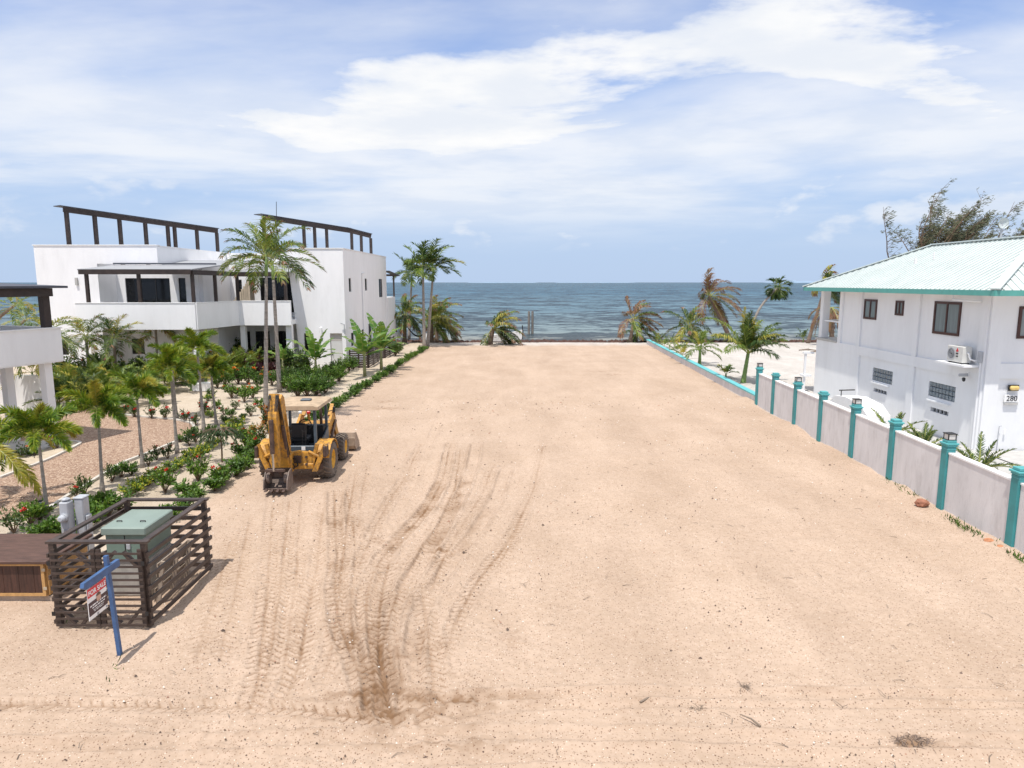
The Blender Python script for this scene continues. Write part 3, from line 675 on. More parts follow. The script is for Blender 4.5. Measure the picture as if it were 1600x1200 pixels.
    p = MB(); p.tube([(-11.95, 55.1, .1), (-11.95, 55.1, 6.9)], .05, 6); p.tube([(-11.95, 55.1, 6.9), (-11.95, 55.9, 6.95)], .05, 6); p.build('drain_pipe', WHITE2, r)
    p = MB(); p.tube([(-11.95, 65.2, .1), (-11.95, 65.2, 7.0)], .06, 6); p.build('drain_pipe', WHITE2, r)
    p = MB(); p.tube([(-12.06, 49.22, 2.5), (-12.06, 49.16, 3.2), (-12.3, 49.1, 3.3)], .035, 6); p.build('security_camera', GREYM, r)
    p = MB(); p.tube([(-17.6, 52, 8.4), (-17.45, 52, 12.1)], [.035, .02], 6); p.build('antenna_pole', BLK, r)
    # roof pergolas: posts carrying a deep beam with a thin roof edge
    def pergola(line, pxs, zb):
        root_z = zb; pts = [Vector(p) for p in line]
        for a, b in zip(pts, pts[1:]):
            q = MB(); q.beam(a-Vector((0,0,.17)), b-Vector((0,0,.17)), .16, .34); q.build('pergola_beam', WOODD, r)
            d = (b-a).normalized(); sd = Vector((-d.y, d.x, 0))
            q = MB(); q.beam(a-d*.25+sd*.35+Vector((0,0,.05)), b+d*.1+sd*.35+Vector((0,0,.05)), .95, .05); q.build('pergola_roof_edge', ROOFD, r)
        for px in pxs:
            best = None
            for a, b in zip(pts, pts[1:]):
                for i in range(401):
                    p = a.lerp(b, i/400); e = abs(p.x/(p.y*cT+(H-p.z)*sT) - (px-800)/F)
                    if best is None or e < best[0]: best = (e, p.copy())
            p = best[1]; q = MB(); q.box(p.x-.11, p.x+.11, p.y-.11, p.y+.11, zb, p.z-.34); q.build('pergola_post', WOODD, r)
    pergola([(-30.4, 47.5, 11.25), (-24.05, 57, 10.5)], [103, 147, 186, 226, 261, 272, 307, 338], 7.405)
    pergola([(-18.9, 53.2, 11.25), (-13.95, 60, 10.74), (-12.25, 60.6, 10.32)], [396, 474, 491, 510, 549, 564, 579], 7.705)
    q = MB(); q.beam((-15.5, 66.5, 6.9), (-11.9, 69.9, 6.9), .14, .2); q.beam((-11.95, 66.1, 7.25), (-11.6, 69.95, 6.85), .5, .09); q.build('terrace_roof', WOODD, r)
    q = MB(); q.box(-12.05, -11.9, 69.8, 69.95, 4.753, 6.8); q.build('terrace_post', WOODD, r)
white_villa()

def garage():
    r = thing('white_garage', 'white garage with roof deck under a dark hipped canopy beside the gravel drive', 'garage', (0, 0, 0))
    m = MB(); m.box(-16, -.0, -11.8, 0, 3.2, 3.42); m.build('deck_slab', WHITE, r)
    m = MB(); m.box(-.2, .02, -11.9, .02, 3.25, 4.47); m.build('parapet', WHITE, r)
    m = MB(); m.box(-16, -.2, -.2, .02, 3.25, 4.47); m.build('parapet', WHITE, r)
    m = MB(); m.box(-.25, .06, -11.9, .06, 4.473, 4.52); m.box(-16, -.25, -.25, .06, 4.473, 4.52); m.build('parapet_coping', COPING, r)
    for x, y in ((-.35, -.45), (-2.05, -.72), (-.35, -6.0), (-5.5, -.72), (-5.5, -6)):
        q = MB(); q.box(x-.15, x+.15, y-.15, y+.15, .10, 3.2); q.build('column', WHITE, r)
    q = MB(); q.box(-12, -9, -11.5, -.6, .10, 3.2); q.build('back_wall', WHITE2, r)
    for x, y in ((-.22, -.35), (-.22, -2.75), (-.22, -5.2), (-3.4, -.35), (-6.5, -.35)):
        q = MB(); q.box(x-.13, x+.13, y-.13, y+.13, 4.523, 5.68); q.build('canopy_post', WOODD, r)
    q = MB(); q.box(-9, .08, -.45, -.2, 5.68, 5.98); q.build('canopy_beam', WOODD, r)
    q = MB(); q.box(-.36, .1, -9, -.453, 5.68, 5.975); q.build('canopy_beam', WOODD, r)
    q = MB(); x0, x1, y0, y1, z0, z1 = -9.5, .3, -9.5, .25, 5.985, 6.42
    q.add([(x0,y0,z0),(x1,y0,z0),(x1,y1,z0),(x0,y1,z0),(x0,y0,z0+.08),(x1,y0,z0+.08),(x1,y1,z0+.08),(x0,y1,z0+.08),(-4.6,-4.6,z1)],
          [(3,2,1,0),(0,1,5,4),(1,2,6,5),(2,3,7,6),(3,0,4,7),(4,5,8),(5,6,8),(6,7,8),(7,4,8)]); q.build('canopy_roof', ROOFD, r)
    r.location = (-17.2, 26.0, 0); r.rotation_euler = (0, 0, R(-18.4))
    w = MB(); w.cbox(-28, -22.4, 32.6, 33.0, 0, 1.75, .02); tag(w.build('garden_wall', WHITE), 'low white garden wall behind the garage by the thick palm trunk', 'wall')
garage()

def right_house():
    r = thing('white_house', 'white two-storey house with pale aqua metal hip roof and dark framed windows', 'house', (17.1, 24.5, 0))
    X = 17.1; m = MB()
    up = [(32.15, 33.3, 4.45, 5.4), (29.95, 30.58, 4.75, 5.4), (26.1, 27.75, 4.15, 5.45)]
    lo = [(30.4, 32.1, 1.62, 2.22), (30.75, 31.9, 1.1, 1.27), (26.0, 27.7, 1.6, 2.2), (26.3, 27.45, 1.0, 1.17)]
    wall(m, 'x', X, X+.25, 24.5, 38.1, 0, 3.05, lo); wall(m, 'x', X, X+.25, 24.5, 35.7, 3.05, 5.78, up)
    wall(m, 'y', 24.5, 24.75, X+.25, 22.9, 0, 5.78, [(18.1, 19.3, 4.2, 5.35)])
    m.box(22.65, 22.9, 24.75, 38.1, 0, 5.78); m.box(X+.25, 22.65, 37.85, 38.1, 0, 3.05); m.box(X+.25, 22.65, 35.45, 35.7, 3.05, 5.78)
    m.build('wall', WHITE2, r)
    for a, b, z0, z1 in ((28.68, 29.0, 3.1, 5.78), (33.45, 33.75, 3.1, 5.78), (35.4, 35.7, 3.1, 5.78), (24.52, 24.9, 3.1, 5.78),
                         (28.7, 29.15, .02, 2.66), (33.35, 38.08, .02, 2.66), (24.52, 24.85, .02, 2.66)):
        q = MB(); q.box(X-.075, X-.002, a, b, z0, z1); q.build('pilaster', WHITE2, r)
    q = MB(); q.box(X-.08, X-.002, 24.52, 38.08, 2.663, 3.097); q.build('floor_band', WHITE2, r)
    q = MB(); q.box(17.1, 17.6, 24.43, 24.498, .02, 5.78); q.build('pilaster', WHITE2, r)
    q = MB(); q.box(17.603, 22.9, 24.43, 24.498, 2.75, 3.3); q.build('floor_band', WHITE2, r)
    q = MB(); q.box(X-.12, X-.002, 30.6, 32.0, 1.50, 1.56); q.build('ledge', WHITE2, r)
    q = MB(); q.box(X-.12, X-.002, 26.2, 27.6, 1.42, 1.48); q.build('ledge', WHITE2, r)
    for a, b, z0, z1 in up: opening(r, 'x', X, a, b, z0, z1, FRAMEM, CURTAIN, (.5,), fw=.10 if b-a > .8 else .09, depth=-.005)
    opening(r, 'y', 24.5, 18.1, 19.3, 4.2, 5.35, FRAMEM, CURTAIN, (.5,), fw=.1, depth=-.005)
    # glass-block lights, block by block
    bm_ = MB(); bm_.cbox(-.05, .03, .012, .2, .012, .19, .018); proto = bm_.build('glass_block', BLOCK, r)
    me = proto.data; bpy.data.objects.remove(proto)
    me = me.copy()
    bm = bmesh.new(); bm.from_mesh(me)
    for v in bm.verts: v.co += Vector((17.1, 24.5, 0))
    bm.to_mesh(me); bm.free()
    for y0, z0 in ((30.4, 1.62), (26.0, 1.6)):
        for i in range(8):
            for j in range(3): instance('glass_block', me, r, (X+.075-17.1, y0+i*.2125-24.5, z0+j*.2))
        q = MB(); q.box(X+.12, X+.16, y0, y0+1.7, z0, z0+.6); q.build('mortar_bed', CONC, r)
    for y0, y1, z0 in ((30.75, 31.9, 1.1), (26.3, 27.45, 1.0)):
        q = MB(); q.box(X+.1, X+.14, y0, y1, z0, z0+.17); q.build('vent_slot', BLK, r)
        for i in range(5):
            q = MB(); yy = y0+.1+i*(y1-y0-.2)/4; q.box(X+.02, X+.10, yy-.02, yy+.02, z0, z0+.17); q.build('vent_bar', GREYM, r)
    # sea-side porch
    q = MB(); q.box(16.98, 22.9, 35.72, 38.25, 3.053, 3.16); q.build('porch_floor', CONC, r)
    for x in (17.3, 22.5):
        q = MB(); q.cbox(x-.2, x+.2, 37.75, 38.1, 3.163, 5.78, .02); q.build('porch_column', WHITE2, r)
    q = MB(); q.beam((17.25, 35.75, 4.12), (17.25, 37.7, 4.12), .1, .07); q.beam((17.5, 38.0, 4.12), (22.3, 38.0, 4.12), .1, .07); q.build('porch_rail', WHITE2, r)
    q = MB(); q.box(16.55, 17.0, 38.4, 38.9, .9, 1.0); q.box(16.6, 16.7, 38.5, 38.6, 0, 2.2); q.box(16.5, 17.1, 38.45, 38.62, 2.2, 2.3); q.build('stair_rail', WHITE2, r)
    # hip roof with ribbed sheets
    e = (16.4, 23.6, 23.4, 38.75, 5.93); A, B = Vector((20, 26.3, 7.93)), Vector((20, 33.0, 7.93))
    c = [Vector((e[0], e[2], e[4])), Vector((e[1], e[2], e[4])), Vector((e[1], e[3], e[4])), Vector((e[0], e[3], e[4]))]
    q = MB(); q.add(c + [A, B], [(0, 4, 5, 3), (0, 1, 4), (1, 2, 5, 4), (2, 3, 5), (0, 3, 2, 1)]); roof = q.build('roof', ROOFA, r)
    def lim(y):                            # where the left slope ends (hips or ridge) at this y
        if y < A.y: return (y-e[2])/(A.y-e[2])
        if y > B.y: return (e[3]-y)/(e[3]-B.y)
        return 1.
    y = e[2]+.15
    while y < e[3]-.1:
        t = lim(y); p = Vector((e[0]-.01, y, e[4]+.012)); s = Vector((e[0]+(20-e[0])*t, y, e[4]+(7.93-e[4])*t+.012))
        q = MB(); q.beam(p, s, .04, .05); q.build('roof_rib', ROOFA, roof); y += .29
    x = e[0]+.3
    while x < e[1]-.2:
        t = (x-e[0])/(20-e[0]) if x < 20 else (e[1]-x)/(e[1]-20)
        q = MB(); q.beam((x, e[2]-.01, e[4]+.012), (x, e[2]+(A.y-e[2])*t, e[4]+(7.93-e[4])*t+.012), .04, .05); q.build('roof_rib', ROOFA, roof); x += .29
    for a, b in ((A, B), (c[0], A), (c[3], B), (c[1], A), (c[2], B)):
        q = MB(); u = Vector((0, 0, .045)); q.beam(a+u, b+u, .30, .05); q.build('ridge_cap', RIDGE, roof)
    for a, b in zip(c, c[1:]+c[:1]):
        q = MB(); u = Vector((0, 0, -.10)); q.beam(a+u, b+u, .05, .19); q.build('fascia', FASC, roof)
    q = MB(); q.box(16.46, 23.54, 23.46, 38.69, 5.77, 5.84); q.build('soffit', WHITE2, roof)
    q = MB(); q.tube([(18.6, 30.6, 7.0), (18.6, 30.6, 7.5)], .04, 6); q.build('vent_pipe', COPING, roof)
    q = MB(); q.tube([(18.4, 31.6, 7.0), (18.4, 31.6, 7.28)], .07, 6); q.build('vent_pipe', COPING, roof)
    q = MB(); q.tube([(16.6, 25.9, 5.76), (16.6, 25.9, 5.55), (17.02, 24.9, 5.5)], .045, 6); q.build('gutter_elbow', WHITE2, r)
    q = MB(); q.tube([(17.0, 24.62, .1), (17.0, 24.62, 3.6)], .035, 6); q.build('conduit', WHITE2, r)
    q = MB(); q.cbox(16.93, 17.02, 24.55, 24.74, 3.3, 3.72, .015); q.build('junction_box', GREYM, r)
    q = MB(); q.box(16.45, 17.018, 24.7, 26.4, 3.12, 3.2); q.build('shelf', WHITE2, r)
    # house number and lamp by the door
    q = MB(); q.box(17.85, 18.38, 24.405, 24.428, 1.90, 2.17); plate = q.build('number_plate', COPING, r)
    t = bpy.data.curves.new('digits', 'FONT'); t.body = '280'; t.size = .27; t.align_x = 'CENTER'; t.extrude = .004
    to = bpy.data.objects.new('house_number', t); C.objects.link(to); bpy.context.view_layer.update()
    dg = bpy.context.evaluated_depsgraph_get(); tm = bpy.data.meshes.new_from_object(to.evaluated_get(dg)); bpy.data.objects.remove(to)
    tm.transform(Matrix.Translation((18.115, 24.398, 1.945)) @ Matrix.Rotation(R(90), 4, 'X') @ Matrix.Scale(1.0, 4))
    tm.transform(Matrix.Translation((-17.1, -24.5, 0))); tm.materials.append(BLK)
    o = bpy.data.objects.new('house_number', tm); C.objects.link(o); o.parent = plate
    q = MB(); q.box(17.87, 18.36, 24.402, 24.427, 1.80, 1.87); q.build('number_plate_base', CONC, r)
    q = MB(); q.cbox(17.98, 18.3, 24.28, 24.428, 2.34, 2.5, .05); lm = q.build('wall_lamp', AMB, r)
    q = MB(); q.box(17.95, 18.33, 24.40, 24.432, 2.31, 2.53); q.build('lamp_backplate', BLK, lm)
    q = MB(); q.tube([(17.78, 24.42, .1), (17.78, 24.42, 1.0), (17.84, 24.38, 1.02)], .015, 5); q.build('water_pipe', GREYM, r)
    q = MB(); q.cbox(17.96, 18.03, 24.4, 24.428, .7, .9, .01); q.build('socket', COPING, r)
    # split air-conditioner on its shelf
    a = thing('air_conditioner', 'white outdoor air conditioner unit with round fan grille on the house shelf', 'air conditioner', (16.75, 25.45, 3.2))
    q = MB(); q.cbox(16.58, 16.92, 25.00, 25.90, 3.25, 3.85, .02); q.build('casing', mat('cream_ac_casing', (.62, .62, .59), .5, .05, 4, dirt=.08), a)
    q = MB(); q.wheel((16.575, 25.65, 3.55), .22, .02, [(.225, 0), (.225, -.012), (.20, -.012), (.20, .0)], 24); q.build('fan_ring', GREYM, a)
    q = MB(); q.wheel((16.577, 25.65, 3.55), .2, .02, [(.2, -.003), (.001, -.003)], 24); q.build('fan_opening', BLK, a)
    for k in range(5):
        q = MB(); q.wheel((16.566, 25.65, 3.55), .2, .02, [(.04+.035*k, 0), (.048+.035*k, -.004), (.056+.035*k, 0)], 20); q.build('grille_ring', GREYM, a)
    for dy, dz in ((0, .055), (-.03, 0), (.03, 0)):
        y0, z0 = 25.32+dy, 3.68+dz; q = MB(); q.prism([(y0-.03, z0), (y0, z0-.05), (y0+.03, z0), (y0, z0+.05)], 'x', 16.565, 16.578); q.build('red_emblem', REDP, a)
    for zz in (3.55, 3.45): 
        q = MB(); q.box(16.57, 16.578, 25.26, 25.38, zz, zz+.045); q.build('rating_label', BLK, a)
    q = MB(); q.tube([(16.75, 25.00, 3.62), (16.72, 24.88, 3.6), (16.75, 24.82, 3.4), (16.95, 24.75, 3.36)], .025, 6); q.tube([(16.8, 25.00, 3.5), (16.78, 24.90, 3.45), (16.95, 24.80, 3.3)], .02, 6); q.build('refrigerant_pipe', COPING, a)
    for y in (25.10, 25.80):
        q = MB(); q.box(16.6, 16.9, y-.03, y+.03, 3.202, 3.25); q.build('foot', BLK, a)
    s = thing('security_camera', 'white security camera fixed under the air conditioner shelf', 'camera', (17.0, 25.2, 2.75))
    q = MB(); q.tube([(17.016, 25.2, 2.85), (16.85, 25.2, 2.82)], .03, 6); q.build('bracket', COPING, s)
    q = MB(); q.tube([(16.9, 25.1, 2.8), (16.75, 25.35, 2.76)], .06, 8); q.build('body', GREYM, s)
    q = MB(); q.tube([(16.78, 25.12, 2.66), (16.72, 25.02, 2.6)], [.06, .05], 8); q.build('lens', BLK, s)
right_house()

# ------------------------------------------------------------------ boundary wall with turquoise pillars
PY = [34.3, 31.9, 29.1, 26.4, 23.6, 20.9, 18.1, 15.3, 12.5]
def boundary_wall():
    r = thing('boundary_wall', 'weathered white boundary wall with turquoise capped pillars beside the bare lot', 'wall', (FX(24), 24, 0))
    for i, y in enumerate(PY):
        x = FX(y); q = MB(); q.cbox(x-.09, x+.16, y-.125, y+.125, -.1, 1.80, .012); p = q.build('pillar', TEAL, r)
        k = MB()
        for w, z0, z1 in ((.135, 1.72, 1.75), (.145, 1.803, 1.85), (.172, 1.853, 1.905), (.125, 1.908, 1.98)):
            k.cbox(x+.04-w, x+.04+w, y-w, y+w, z0, z1, .012)
        k.build('pillar_cap', TEALL, p)
    for a, b in zip(PY, PY[1:]):
        xa, xb = FX(a)+.05, FX(b)+.05; q = MB(); q.beam((xa, a-.14, .76), (xb, b+.14, .76), .16, 1.68); q.build('wall_panel', FENCEW, r)
        q = MB(); q.beam((xa, a-.142, 1.625), (xb, b+.142, 1.625), .20, .045); q.build('coping', COPING, r)
    names = ['beside the low turquoise-topped wall', 'level with the far corner of the white house', 'beside the spiky palm nearest the house', 'nearest the house number']
    for y in (PY[0], PY[2], PY[4], PY[6]):
        x = FX(y)+.04; t = thing('pillar_lantern', 'square black-framed lantern with frosted panes on a turquoise wall pillar', 'lantern', (x, y, 1.99), 'lanterns on the turquoise wall pillars')
        q = MB()
        for sx in (-1, 1):
            for sy in (-1, 1): q.box(x+sx*.10-.011, x+sx*.10+.011, y+sy*.10-.011, y+sy*.10+.011, 1.983, 2.14)
        q.box(x-.125, x+.125, y-.125, y+.125, 2.14, 2.16); q.box(x-.12, x+.12, y-.12, y+.12, 1.981, 1.996); q.build('frame', BLK, t)
        for ax in (0, 1):
            for s in (-1, 1):
                q = MB()
                if ax: q.box(x-.088, x+.088, y+s*.098-.003, y+s*.098+.003, 1.997, 2.139)
                else: q.box(x+s*.098-.003, x+s*.098+.003, y-.088, y+.088, 1.997, 2.139)
                q.build('pane', LAMPG, t)
    # low wall running on to the beach
    t = thing('low_wall', 'low grey wall with bright turquoise top running towards the beach', 'wall', (13, 45, 0))
    a, b = Vector((12.62, 34.5, 0)), Vector((13.75, 69.0, 0))
    q = MB(); q.beam(a+Vector((0,0,.12)), b+Vector((0,0,.12)), .22, .6); q.build('wall_body', FENCEW, t)
    q = MB(); q.beam(a+Vector((0,0,.455)), b+Vector((0,0,.455)), .34, .07); q.build('wall_cap', mat('bright_turquoise_cap', (.12, .47, .50), .5, .08, 2), t)
boundary_wall()
# ------------------------------------------------------------------ things at the front of the lot
def text_mesh(body, size, mtx, m, parent, name):
    t = bpy.data.curves.new('text', 'FONT'); t.body = body; t.size = size; t.align_x = 'CENTER'; t.extrude = .0015; t.offset = size*.022
    to = bpy.data.objects.new('text', t); C.objects.link(to); bpy.context.view_layer.update()
    me = bpy.data.meshes.new_from_object(to.evaluated_get(bpy.context.evaluated_depsgraph_get())); bpy.data.objects.remove(to)
    me.transform(mtx); me.transform(Matrix.Translation(-world_loc(parent))); me.materials.clear(); me.materials.append(m)
    o = bpy.data.objects.new(name, me); C.objects.link(o); o.parent = parent; return o

def slat_enclosure():
    x0, x1, y0, y1, T = -8.24, -6.60, 11.68, 14.08, 1.62
    r = thing('slatted_enclosure', 'open dark timber slatted enclosure with double gate around the green transformer', 'fence', ((x0+x1)/2, y0, 0))
    for x, y in ((x0, y0), (x1, y0), (x0, y1), (x1, y1)):
        q = MB(); q.box(x-.045, x+.045, y-.045, y+.045, 0, T-.04); q.build('post', SLAT, r)
    # flat top boards
    for a, b in (((x0-.09, y0), (x1+.09, y0)), ((x0-.09, y1), (x1+.09, y1))):
        q = MB(); q.box(a[0], b[0], a[1]-.06, a[1]+.06, T-.038, T+.005); q.build('top_rail', SLAT, r)
    for x in (x0, x1):
        q = MB(); q.box(x-.055, x+.055, y0+.062, y1-.062, T-.040, T+.002); q.build('top_rail', SLAT, r)
    rg = random.Random(3)
    zs = [.10, .31, .52, .73, .94, 1.15, 1.36]
    for z in zs:
        for x, s in ((x0, -1), (x1, 1)):
            q = MB(); j = rg.uniform(-.012, .012); xc = x+s*.066
            q.beam((xc, y0-.05+rg.uniform(-.02, .03), z+j), (xc, y1+.09+rg.uniform(-.03, .04), z+rg.uniform(-.012, .012)), .035, .075); q.build('side_slat', SLAT, r)
        q = MB(); q.beam((x0-.08, y1+.066, z+.02), (x1+.02, y1+.066, z+.02+rg.uniform(-.01, .01)), .085, .035, up=(0, 1, 0)); q.build('back_slat', SLAT, r)
    xm = (x0+x1)/2
    for a, b in ((x0+.02, xm-.012), (xm+.012, x1+.0)):
        g = MB(); yy = y0-.09
        g.box(a, a+.075, yy-.02, yy+.02, .04, 1.50); g.box(b-.075, b, yy-.02, yy+.02, .04, 1.50)
        gate = g.build('gate', SLAT, r)
        for k in range(12):
            z = .075+k*.123; q = MB(); q.box(a-.005, b+.005, yy-.045, yy-.022, z-.019, z+.019); q.build('gate_slat', SLAT, gate)
        for (xa, za), (xb, zb) in (((a+.09, 1.18), (a+.33, 1.45)), ((b-.09, 1.18), (b-.33, 1.45)), ((a+.09, .38), (a+.33, .09)), ((b-.09, .38), (b-.33, .09))):
            q = MB(); q.beam((xa, yy+.006, za), (xb, yy+.006, zb), .05, .08, up=(0, 1, 0)); q.build('gate_brace', SLAT, gate)
        for z in (.3, 1.25):
            hx = a-.03 if a < xm-.5 else b+.03
            q = MB(); q.box(hx-.03, hx+.03, yy-.05, yy-.046, z-.04, z+.04); q.build('hinge', BLK, gate)
slat_enclosure()

def transformer():
    r = thing('transformer', 'green pad-mounted electrical transformer cabinet inside the slatted enclosure', 'transformer', (-7.62, 13.3, 0))
    q = MB(); q.cbox(-7.98, -7.2, 12.86, 13.8, 0, .77, .02); q.build('concrete_pad', mat('stained_concrete', (.36, .34, .31), .9, .25, 3.5, .4, 20, stretch=(1, 1, .4)), r)
    q = MB(); q.cbox(-7.99, -7.20, 12.82, 13.82, .773, 1.33, .015); q.build('cabinet', GREENM, r)
    q = MB(); q.cbox(-8.04, -7.16, 12.76, 13.88, 1.30, 1.46, .02); q.build('lid', mat('green_lid_steel', (.225, .285, .25), .5, .06, 2, .05, 30, dirt=.06), r)
    for x in (-7.85, -7.38):
        q = MB(); q.tube([(x-.05, 13.1, 1.46), (x-.05, 13.1, 1.485), (x+.05, 13.1, 1.485), (x+.05, 13.1, 1.46)], .012, 5); q.build('lifting_lug', BLK, r)
    q = MB(); q.box(-7.62, -7.60, 12.815, 12.822, .80, 1.28); q.build('door_seam', BLK, r)
    q = MB(); q.cbox(-7.58, -7.5, 12.79, 12.822, 1.0, 1.12, .01); q.build('padlock', GREYM, r)
    p = thing('wooden_pallet', 'weathered wooden pallet leaning inside the slatted enclosure', 'pallet', (-6.86, 13.1, 0))
    for k in range(5):
        q = MB(); z = .10+k*.17; q.beam((-6.95+.028*k, 12.5, z), (-6.95+.028*k, 13.75, z), .022, .10); q.build('board', DRIFT if k % 2 else PALLET, p)
    for y in (12.56, 13.12, 13.68):
        q = MB(); q.beam((-6.90, y, 0.0), (-6.76, y, .86), .05, .08, up=(1, 0, 0)); q.build('bearer', PALLET, p)
transformer()

def storage_box():
    x0, x1, y0, y1 = -11.3, -9.06, 12.62, 13.98
    r = thing('storage_box', 'brown wooden storage box with yellow pine trim on a pallet base', 'box', ((x0+x1)/2, (y0+y1)/2, 0))
    q = MB(); q.box(x0+.05, x1-.05, y0+.05, y1-.05, .1, .80); q.build('carcass', PINE, r)
    for z in (.03, ):
        for k in range(3):
            q = MB(); yy = y0+.05+k*(y1-y0-.2)/2; q.box(x0, x1+.02, yy, yy+.1, 0, .10); q.build('base_bearer', PALLET, r)
    q = MB(); q.cbox(x0-.05, x1+.06, y0-.08, y1+.05, .803, .865, .01); q.build('lid', CRATET, r)
    for a in (x0+.08, x0+1.16):                                   # framed front doors
        b = a+1.02
        f = MB(); f.box(a, b, y0-.005, y0+.045, .74, .80); f.box(a, b, y0-.005, y0+.045, .12, .18); f.box(a, a+.06, y0-.005, y0+.045, .18, .74); f.box(b-.06, b, y0-.005, y0+.045, .18, .74)
        d = f.build('door', PINE, r)
        for k in range(6):
            w = (b-a-.12)/6; q = MB(); q.box(a+.06+k*w+.002, a+.06+(k+1)*w-.002, y0+.003+.003*(k % 2), y0+.04, .18, .74); q.build('door_board', CRATED, d)
        for z in (.28, .66):
            q = MB(); q.box(b-.04, b+.03, y0-.012, y0-.006, z-.03, z+.03); q.build('hinge', mat('galvanised_hinge', (.45, .38, .28), .5, .1, 5), d)
    for k in range(7):
        w = (y1-y0-.1)/7; q = MB(); q.box(x1-.048, x1-.02, y0+.05+k*w+.004, y0+.05+(k+1)*w-.004, .12, .8); q.build('side_board', PINE, r)
storage_box()

def meters():
    g = 'grey metal meter pedestals'
    r = thing('meter_pedestal', 'grey utility pedestal with round glass electricity meter beside slatted enclosure', 'meter', (-9.85, 14.55, 0))
    q = MB(); q.cbox(-9.95, -9.75, 14.42, 14.64, 0, 1.42, .02); q.build('cabinet', GREYM, r)
    q = MB(); q.cbox(-9.93, -9.77, 14.44, 14.62, 1.423, 1.50, .05); q.build('cap', GREYM, r)
    q = MB(); q.tube([(-9.85, 14.42, 1.08), (-9.85, 14.36, 1.08)], .095, 18); q.build('meter_ring', GREYM, r)
    q = MB(); q.tube([(-9.85, 14.358, 1.08), (-9.85, 14.30, 1.08), (-9.85, 14.28, 1.08)], [.08, .07, .04], 18); q.build('meter_dome', mat('meter_glass', (.50, .52, .55), .1, .1, 6, spec=.8), r)
    q = MB(); q.box(-9.91, -9.79, 14.41, 14.418, .4, .8); q.build('cover_plate', GREYM, r)
    r = thing('utility_pedestal', 'plain grey utility pedestal without a meter beside slatted enclosure', 'utility box', (-9.62, 14.7, 0))
    q = MB(); q.cbox(-9.73, -9.53, 14.60, 14.84, 0, 1.44, .02); q.build('cabinet', GREYM, r)
    q = MB(); q.cbox(-9.745, -9.515, 14.585, 14.855, 1.443, 1.48, .015); q.build('cap', GREYM, r)
    q = MB(); q.cbox(-9.527, -9.47, 14.64, 14.8, .2, 1.05, .015); q.build('side_box', GREYM, r)
meters()

def sale_sign():
    r = thing('sale_sign', 'blue wooden sign post with hanging red and white FOR SALE board', 'sign', (-6.62, 10.74, 0))
    q = MB(); q.beam((-6.62, 10.74, -.15), (-6.70, 10.72, 1.74),   .062, .062, up=(0, 1, 0)); q.build('post', BLUEP, r)
    q = MB(); d = 1.53
    q.add([(-6.665+s*.03, y, z) for s in (-1, 1) for y, z in ((9.99, d-.02), (10.06, d-.075), (10.98, d-.075), (10.98, d+.045), (10.02, d+.045))],
          [(0,1,2,3,4), (9,8,7,6,5)] + [(i, (i+1) % 5, 5+(i+1) % 5, 5+i) for i in range(5)]); q.build('arm', BLUEP, r)
    b = MB(); b.box(-6.655, -6.645, 10.08, 10.57, .92, 1.435); bd = b.build('board', WHP, r)
    X = -6.6425
    def rect(name, y0, y1, z0, z1, m, dx=0.): q = MB(); q.box(X-.002+dx, X+dx, y0, y1, z0, z1); return q.build(name, m, bd)
    rect('red_band', 10.08, 10.57, 1.285, 1.435, REDP); rect('dark_panel', 10.08, 10.57, .985, 1.205, DARKP)
    text_mesh('FOR SALE', .108, Matrix(((0, 0, 1, X+.001), (1, 0, 0, 10.33), (0, 1, 0, 1.318), (0, 0, 0, 1))), WHP, bd, 'lettering')
    q = MB(); n = 18; q.add([(X+.002, 10.35+.062*math.cos(t*6.2832/n), 1.205+.075*math.sin(t*6.2832/n)) for t in range(n)], [tuple(range(n))]); q.build('portrait', SKINP, bd, fix=False)
    q = MB(); q.add([(X+.003, 10.35+.062*math.cos(t*3.1416/9), 1.235+.05*math.sin(t*3.1416/9)) for t in range(10)], [tuple(range(10))]); q.build('portrait_hair', mat('portrait_hair_print', (.12, .07, .05), .5, .2, 50), bd, fix=False)
    rg = random.Random(8)                                         # small print, too fine to read in the photo
    for z, h, a, e in ((1.125, .022, 10.12, 10.54), (1.085, .018, 10.17, 10.50), (1.05, .010, 10.19, 10.47), (1.025, .010, 10.21, 10.45)):
        y = a
        while y < e:
            w = rg.uniform(.03, .09); rect('small_print', y, min(y+w, e), z, z+h, WHP, .002); y += w+.015
    rect('footer_mark', 10.28, 10.33, .925, .965, mat('grey_print', (.3, .3, .32), .5, .1, 5)); rect('footer_mark', 10.52, 10.56, .93, .965, MATS['grey_print'])
    for y in (10.14, 10.52):
        q = MB(); q.tube([(-6.65, y, 1.43), (-6.65, y, 1.462)], .006, 5); q.build('hook', GREYM, r)
sale_sign()

